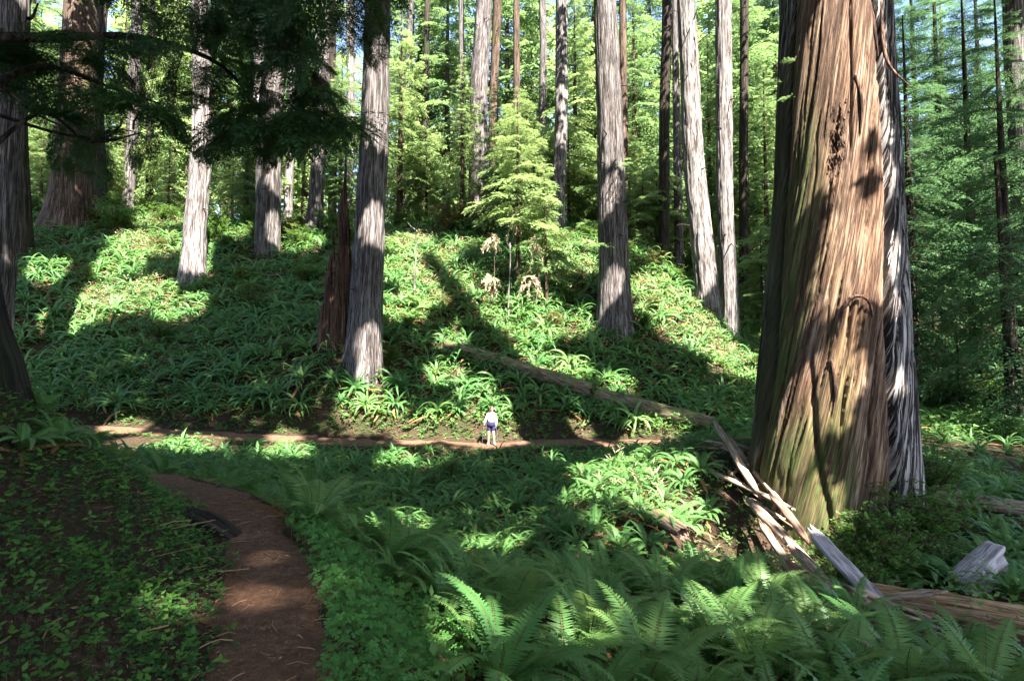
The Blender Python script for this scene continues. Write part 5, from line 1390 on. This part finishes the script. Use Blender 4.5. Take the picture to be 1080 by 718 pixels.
# ------------------------------------------------------------------ the hiker
def skin_mesh(name, verts, edges, radii, mat, parent, root=0, sub=2):
    me = bpy.data.meshes.new(name); me.from_pydata(verts, edges, []); o = obj(name, me, parent)
    md = o.modifiers.new('Skin', 'SKIN'); md.use_smooth_shade = True
    lay = me.skin_vertices[0].data if me.skin_vertices else None
    if lay is None:
        bpy.context.view_layer.objects.active = o
        lay = me.skin_vertices[0].data
    for i_, rd in enumerate(radii):
        lay[i_].radius = tuple(1.13 * q for q in rd) if isinstance(rd, tuple) else (1.13 * rd, 1.13 * rd); lay[i_].use_root = (i_ == root)
    sb = o.modifiers.new('Subdivision', 'SUBSURF'); sb.levels = sub; sb.render_levels = sub
    me.materials.append(M[mat]); return o
def person():
    f = pw(518, 470.5, 24.7); z0 = gz(f[0], f[1]) + .035
    root = empty('person', (f[0], f[1], z0), 'hiker in a white long sleeved top and navy shorts on the far trail with poles', 'person')
    k = 1.66 / 1.72
    # x to the picture's right, -y to the camera
    J = dict(pelvis=(0, 0, .95), waist=(.0, 0, 1.06), chest=(.01, .01, 1.26), neck0=(.015, .01, 1.42), neck=(.02, 0, 1.49), head=(.03, -.02, 1.60), crown=(.03, -.01, 1.68),
             shl=(-.15, .01, 1.38), ell=(-.24, .04, 1.13), wrl=(-.31, -.13, .97), hal=(-.33, -.17, .94), shr=(.18, .01, 1.37), elr=(.21, .03, 1.09), wrr=(.225, -.06, .86), har=(.23, -.08, .81),
             hipl=(-.09, 0, .90), knl=(-.115, -.03, .50), anl=(-.125, .03, .09), tol=(-.15, -.10, .035), hipr=(.09, 0, .90), knr=(.10, -.04, .50), anr=(.14, .0, .09), tor=(.17, -.14, .035))
    names = list(J); V = [tuple(np.array(J[n_]) * k) for n_ in names]; ix = {n_: i for i, n_ in enumerate(names)}
    E = [(ix[a], ix[b]) for a, b in [('pelvis', 'waist'), ('waist', 'chest'), ('chest', 'neck0'), ('neck0', 'neck'), ('neck', 'head'), ('head', 'crown'), ('neck0', 'shl'), ('shl', 'ell'), ('ell', 'wrl'), ('wrl', 'hal'), ('neck0', 'shr'), ('shr', 'elr'), ('elr', 'wrr'), ('wrr', 'har'),
                                     ('pelvis', 'hipl'), ('hipl', 'knl'), ('knl', 'anl'), ('anl', 'tol'), ('pelvis', 'hipr'), ('hipr', 'knr'), ('knr', 'anr'), ('anr', 'tor')]]
    rd = dict(pelvis=(.13, .10), waist=(.115, .085), chest=(.135, .095), neck0=(.075, .065), neck=.048, head=(.078, .095), crown=(.055, .06), shl=.055, ell=.04, wrl=.027, hal=(.035, .02), shr=.055, elr=.04, wrr=.027, har=(.035, .02),
              hipl=.095, knl=.064, anl=.045, tol=.038, hipr=.095, knr=.064, anr=.045, tor=.038)
    # fingers curled round the pole grips
    for hnd, sg in (('hal', -1), ('har', 1)):
        h_ = np.array(J[hnd])
        for q in range(5):
            if q < 4:
                a = h_ + [0, -.012, .03 - .02 * q]; b2 = a + [sg * -.02, -.04 + .004 * q, -.006]; c2 = b2 + [sg * -.028, .02, -.004]
            else:
                a = h_ + [0, .0, .045]; b2 = a + [sg * -.02, -.02, .015]; c2 = b2 + [sg * -.02, -.012, -.004]
            for p_ in (a, b2, c2): V.append(tuple(p_ * k)); rd[f'{hnd}{q}{len(V)}'] = .009
            n_ = len(V); E += [(n_ - 3, n_ - 2), (n_ - 2, n_ - 1), (ix[hnd], n_ - 3)]
    radii = [tuple(x * k for x in r_) if isinstance(r_, tuple) else r_ * k for r_ in rd.values()]
    skin_mesh('body', V, E, radii, 'skin', root)
    # head details
    hd = np.array(J['head']) * k
    def ball(name, c, r3, mat, n=10, m=14):
        u = np.linspace(0, np.pi, n); v = np.linspace(0, 2 * np.pi, m, endpoint=False); U_, V_ = np.meshgrid(u, v, indexing='ij')
        P = np.stack([np.sin(U_) * np.cos(V_) * r3[0], np.sin(U_) * np.sin(V_) * r3[1], np.cos(U_) * r3[2]], -1).reshape(-1, 3) + c
        i = np.arange(n - 1)[:, None] * m; j = np.arange(m)[None]; kk = (j + 1) % m
        return P, np.stack([i + j, i + m + j, i + m + kk, i + kk], -1).reshape(-1, 4)
    g = Geo(); g.add(*ball('hair', hd + [-.004, .03, .045], (.096, .098, .098), 'hair')); g.add(*ball('hair', hd + [-.03, .06, -.09], (.075, .05, .15), 'hair')); g.add(*ball('hair', hd + [-.082, -.02, -.07], (.028, .045, .13), 'hair'))
    obj('hair', g.mesh('hair', [M['hair']], True), root)
    g = Geo()
    for sx in (-.03, .03): g.add(*ball('eye', hd + [sx, -.093, .012], (.011, .006, .006), 'black', 6, 8))
    obj('eyes', g.mesh('eyes', [M['black']], True), root)
    obj('nose', Geo().add(*ball('n', hd + [0, -.1, -.018], (.012, .018, .02), 'skin', 7, 8)).mesh('nose', [M['skin']], True), root)
    obj('mouth', Geo().add(*ball('n', hd + [0, -.088, -.052], (.022, .006, .006), 'skin', 6, 8)).mesh('mouth', [plain('lips', (.35, .12, .1))], True), root)
    # top
    T_ = dict(hem=(0, 0, 1.0), waist=(0, 0, 1.06), chest=(.01, .01, 1.26), neck0=(.015, .01, 1.405), shl=(-.15, .01, 1.37), ell=(-.24, .04, 1.13), wrl=(-.303, -.11, .987), shr=(.18, .01, 1.36), elr=(.21, .03, 1.09), wrr=(.222, -.045, .89))
    n2 = list(T_); i2 = {a: i for i, a in enumerate(n2)}
    skin_mesh('long_sleeved_top', [tuple(np.array(T_[a]) * k) for a in n2], [(i2[a], i2[b]) for a, b in [('hem', 'waist'), ('waist', 'chest'), ('chest', 'neck0'), ('neck0', 'shl'), ('shl', 'ell'), ('ell', 'wrl'), ('neck0', 'shr'), ('shr', 'elr'), ('elr', 'wrr')]],
              [(.135, .11), (.118, .095), (.135, .105), (.085, .075), .062, .052, .042, .062, .052, .042], 'white_cloth', root)
    g = Geo()
    def rings(L):
        th = np.linspace(0, 2 * np.pi, 18, endpoint=False)
        V_ = np.concatenate([np.stack([cx + rx * np.cos(th), cy_ + ry * np.sin(th), 0 * th + zc], 1) for cx, cy_, zc, rx, ry in L]) * k
        i = np.arange(len(L) - 1)[:, None] * 18; j = np.arange(18)[None]; kk = (j + 1) % 18
        g.add(V_, np.stack([i + j, i + kk, i + 18 + kk, i + 18 + j], -1).reshape(-1, 4))
    rings([(0, 0, .80, .10, .09), (0, 0, .84, .195, .15), (0, 0, .92, .205, .155), (0, 0, .99, .18, .14), (0, 0, 1.05, .14, .11)])
    rings([(-.098, -.012, .66, .098, .10), (-.094, -.008, .75, .094, .10), (-.088, 0, .86, .085, .10)])
    rings([(.098, -.016, .66, .098, .10), (.094, -.01, .75, .094, .10), (.088, 0, .86, .085, .10)])
    obj('shorts', g.mesh('shorts', [M['navy']], True), root)
    for a, b_ in (('anl', 'tol'), ('anr', 'tor')):
        A_, B_ = np.array(J[a]) * k, np.array(J[b_]) * k
        g = Geo(); P = np.array([A_ + [0, .05, -.05], A_ + [0, .0, -.035], (A_ + B_) / 2 + [0, 0, -.015], B_ + [0, -.01, 0], B_ + [0, -.05, -.008]])
        v, f_ = tube(P, [.02, .05, .048, .045, .015], 10); g.add(v, f_); obj('shoe', g.mesh('shoe', [M['shoe']], True), root)
    # trekking poles, held
    for (hn, dx, lab) in (('hal', -.06, 'trekking pole on the photo left, held by the hiker'), ('har', .10, 'trekking pole on the photo right, held by the hiker')):
        h_ = np.array(J[hn]) * k + np.array([f[0], f[1], z0]) + [0, -.035, 0]
        tip = np.array([h_[0] + dx, h_[1] - .12, 0]); tip[2] = gz(tip[0], tip[1]) + .035
        d = (h_ - tip) / np.linalg.norm(h_ - tip); o = empty('trekking_pole', tip, lab, 'trekking pole', 'poles of the hiker')
        top = h_ + d * .08 - tip
        v, f_ = tube(np.array([[0, 0, 0], top * .04, top * .05, top * .5, top * .86]), [.004, .005, .009, .011, .012], 7); obj('shaft', Geo().add(v, f_).mesh('shaft', [M['pole']], True), o)
        v, f_ = tube(np.array([top * .85, top * .87, top * .95, top]), [.013, .017, .019, .014], 8); obj('grip', Geo().add(v, f_).mesh('grip', [M['black']], True), o)
        v, f_ = tube(np.array([top * .05, top * .055, top * .06]), [.012, .035, .012], 8); obj('basket', Geo().add(v, f_).mesh('basket', [M['black']], True), o)
person()

# ------------------------------------------------------------------ forest air
HAZE = 0
if HAZE:
    me = bpy.data.meshes.new('haze')
    x0, x1, y0, y1, z0, z1 = -330, 330, -130, 330, float(gh.min()) - 1.5, 110
    me.from_pydata([(x, y, z) for z in (z0, z1) for y in (y0, y1) for x in (x0, x1)], [], [(0, 2, 3, 1), (4, 5, 7, 6), (0, 1, 5, 4), (2, 6, 7, 3), (0, 4, 6, 2), (1, 3, 7, 5)])
    t = NT('forest_air'); v_ = t.n('ShaderNodeVolumePrincipled', ins={'Density': HAZE, 'Color': (.93, .97, .95, 1), 'Anisotropy': .25}); t.l(v_.outputs[0], t.out.inputs['Volume'])
    me.materials.append(t.m); o = obj('haze', me); o['kind'] = 'stuff'; o['label'] = 'pale bright air between the far trees'; o['category'] = 'haze'

# ------------------------------------------------------------------ light, sky, camera
w = bpy.data.worlds.new('World'); scene.world = w; w.use_nodes = True
nt = w.node_tree; nt.nodes.clear()
sk = nt.nodes.new('ShaderNodeTexSky'); sk.sky_type = 'NISHITA'; sk.sun_disc = False; sk.sun_elevation = SUN_EL; sk.sun_rotation = SUN_AZ
bg = nt.nodes.new('ShaderNodeBackground'); bg.inputs[1].default_value = .07
wo = nt.nodes.new('ShaderNodeOutputWorld'); nt.links.new(sk.outputs[0], bg.inputs[0]); nt.links.new(bg.outputs[0], wo.inputs[0])
ld = bpy.data.lights.new('sun', 'SUN'); ld.energy = 5.0; ld.angle = R(.53); ld.color = (1, .95, .86)
so = bpy.data.objects.new('sun', ld); COL.objects.link(so); so.location = (0, 0, 60)
so.rotation_euler = Vector(tuple(SUN)).to_track_quat('Z', 'Y').to_euler()

cd = bpy.data.cameras.new('camera'); cam = bpy.data.objects.new('camera', cd); COL.objects.link(cam)
cam.location = (0, 0, CZ); cam.rotation_euler = (math.pi / 2 + PITCH, 0, 0)
cd.sensor_width = 36; cd.lens = 36 * F / 1080; cd.clip_start = .05; cd.clip_end = 2000
scene.camera = cam

vs = scene.view_settings; vs.view_transform = 'Standard'; vs.look = 'None'; vs.gamma = 1; vs.use_curve_mapping = False
vs.exposure = 3.35
cy = scene.cycles
cy.max_bounces = 8; cy.diffuse_bounces = 3; cy.glossy_bounces = 2; cy.transmission_bounces = 4; cy.transparent_max_bounces = 4
cy.use_denoising = True
cy.sample_clamp_indirect = 6
cy.volume_bounces = 0
cy.volume_step_rate = 4
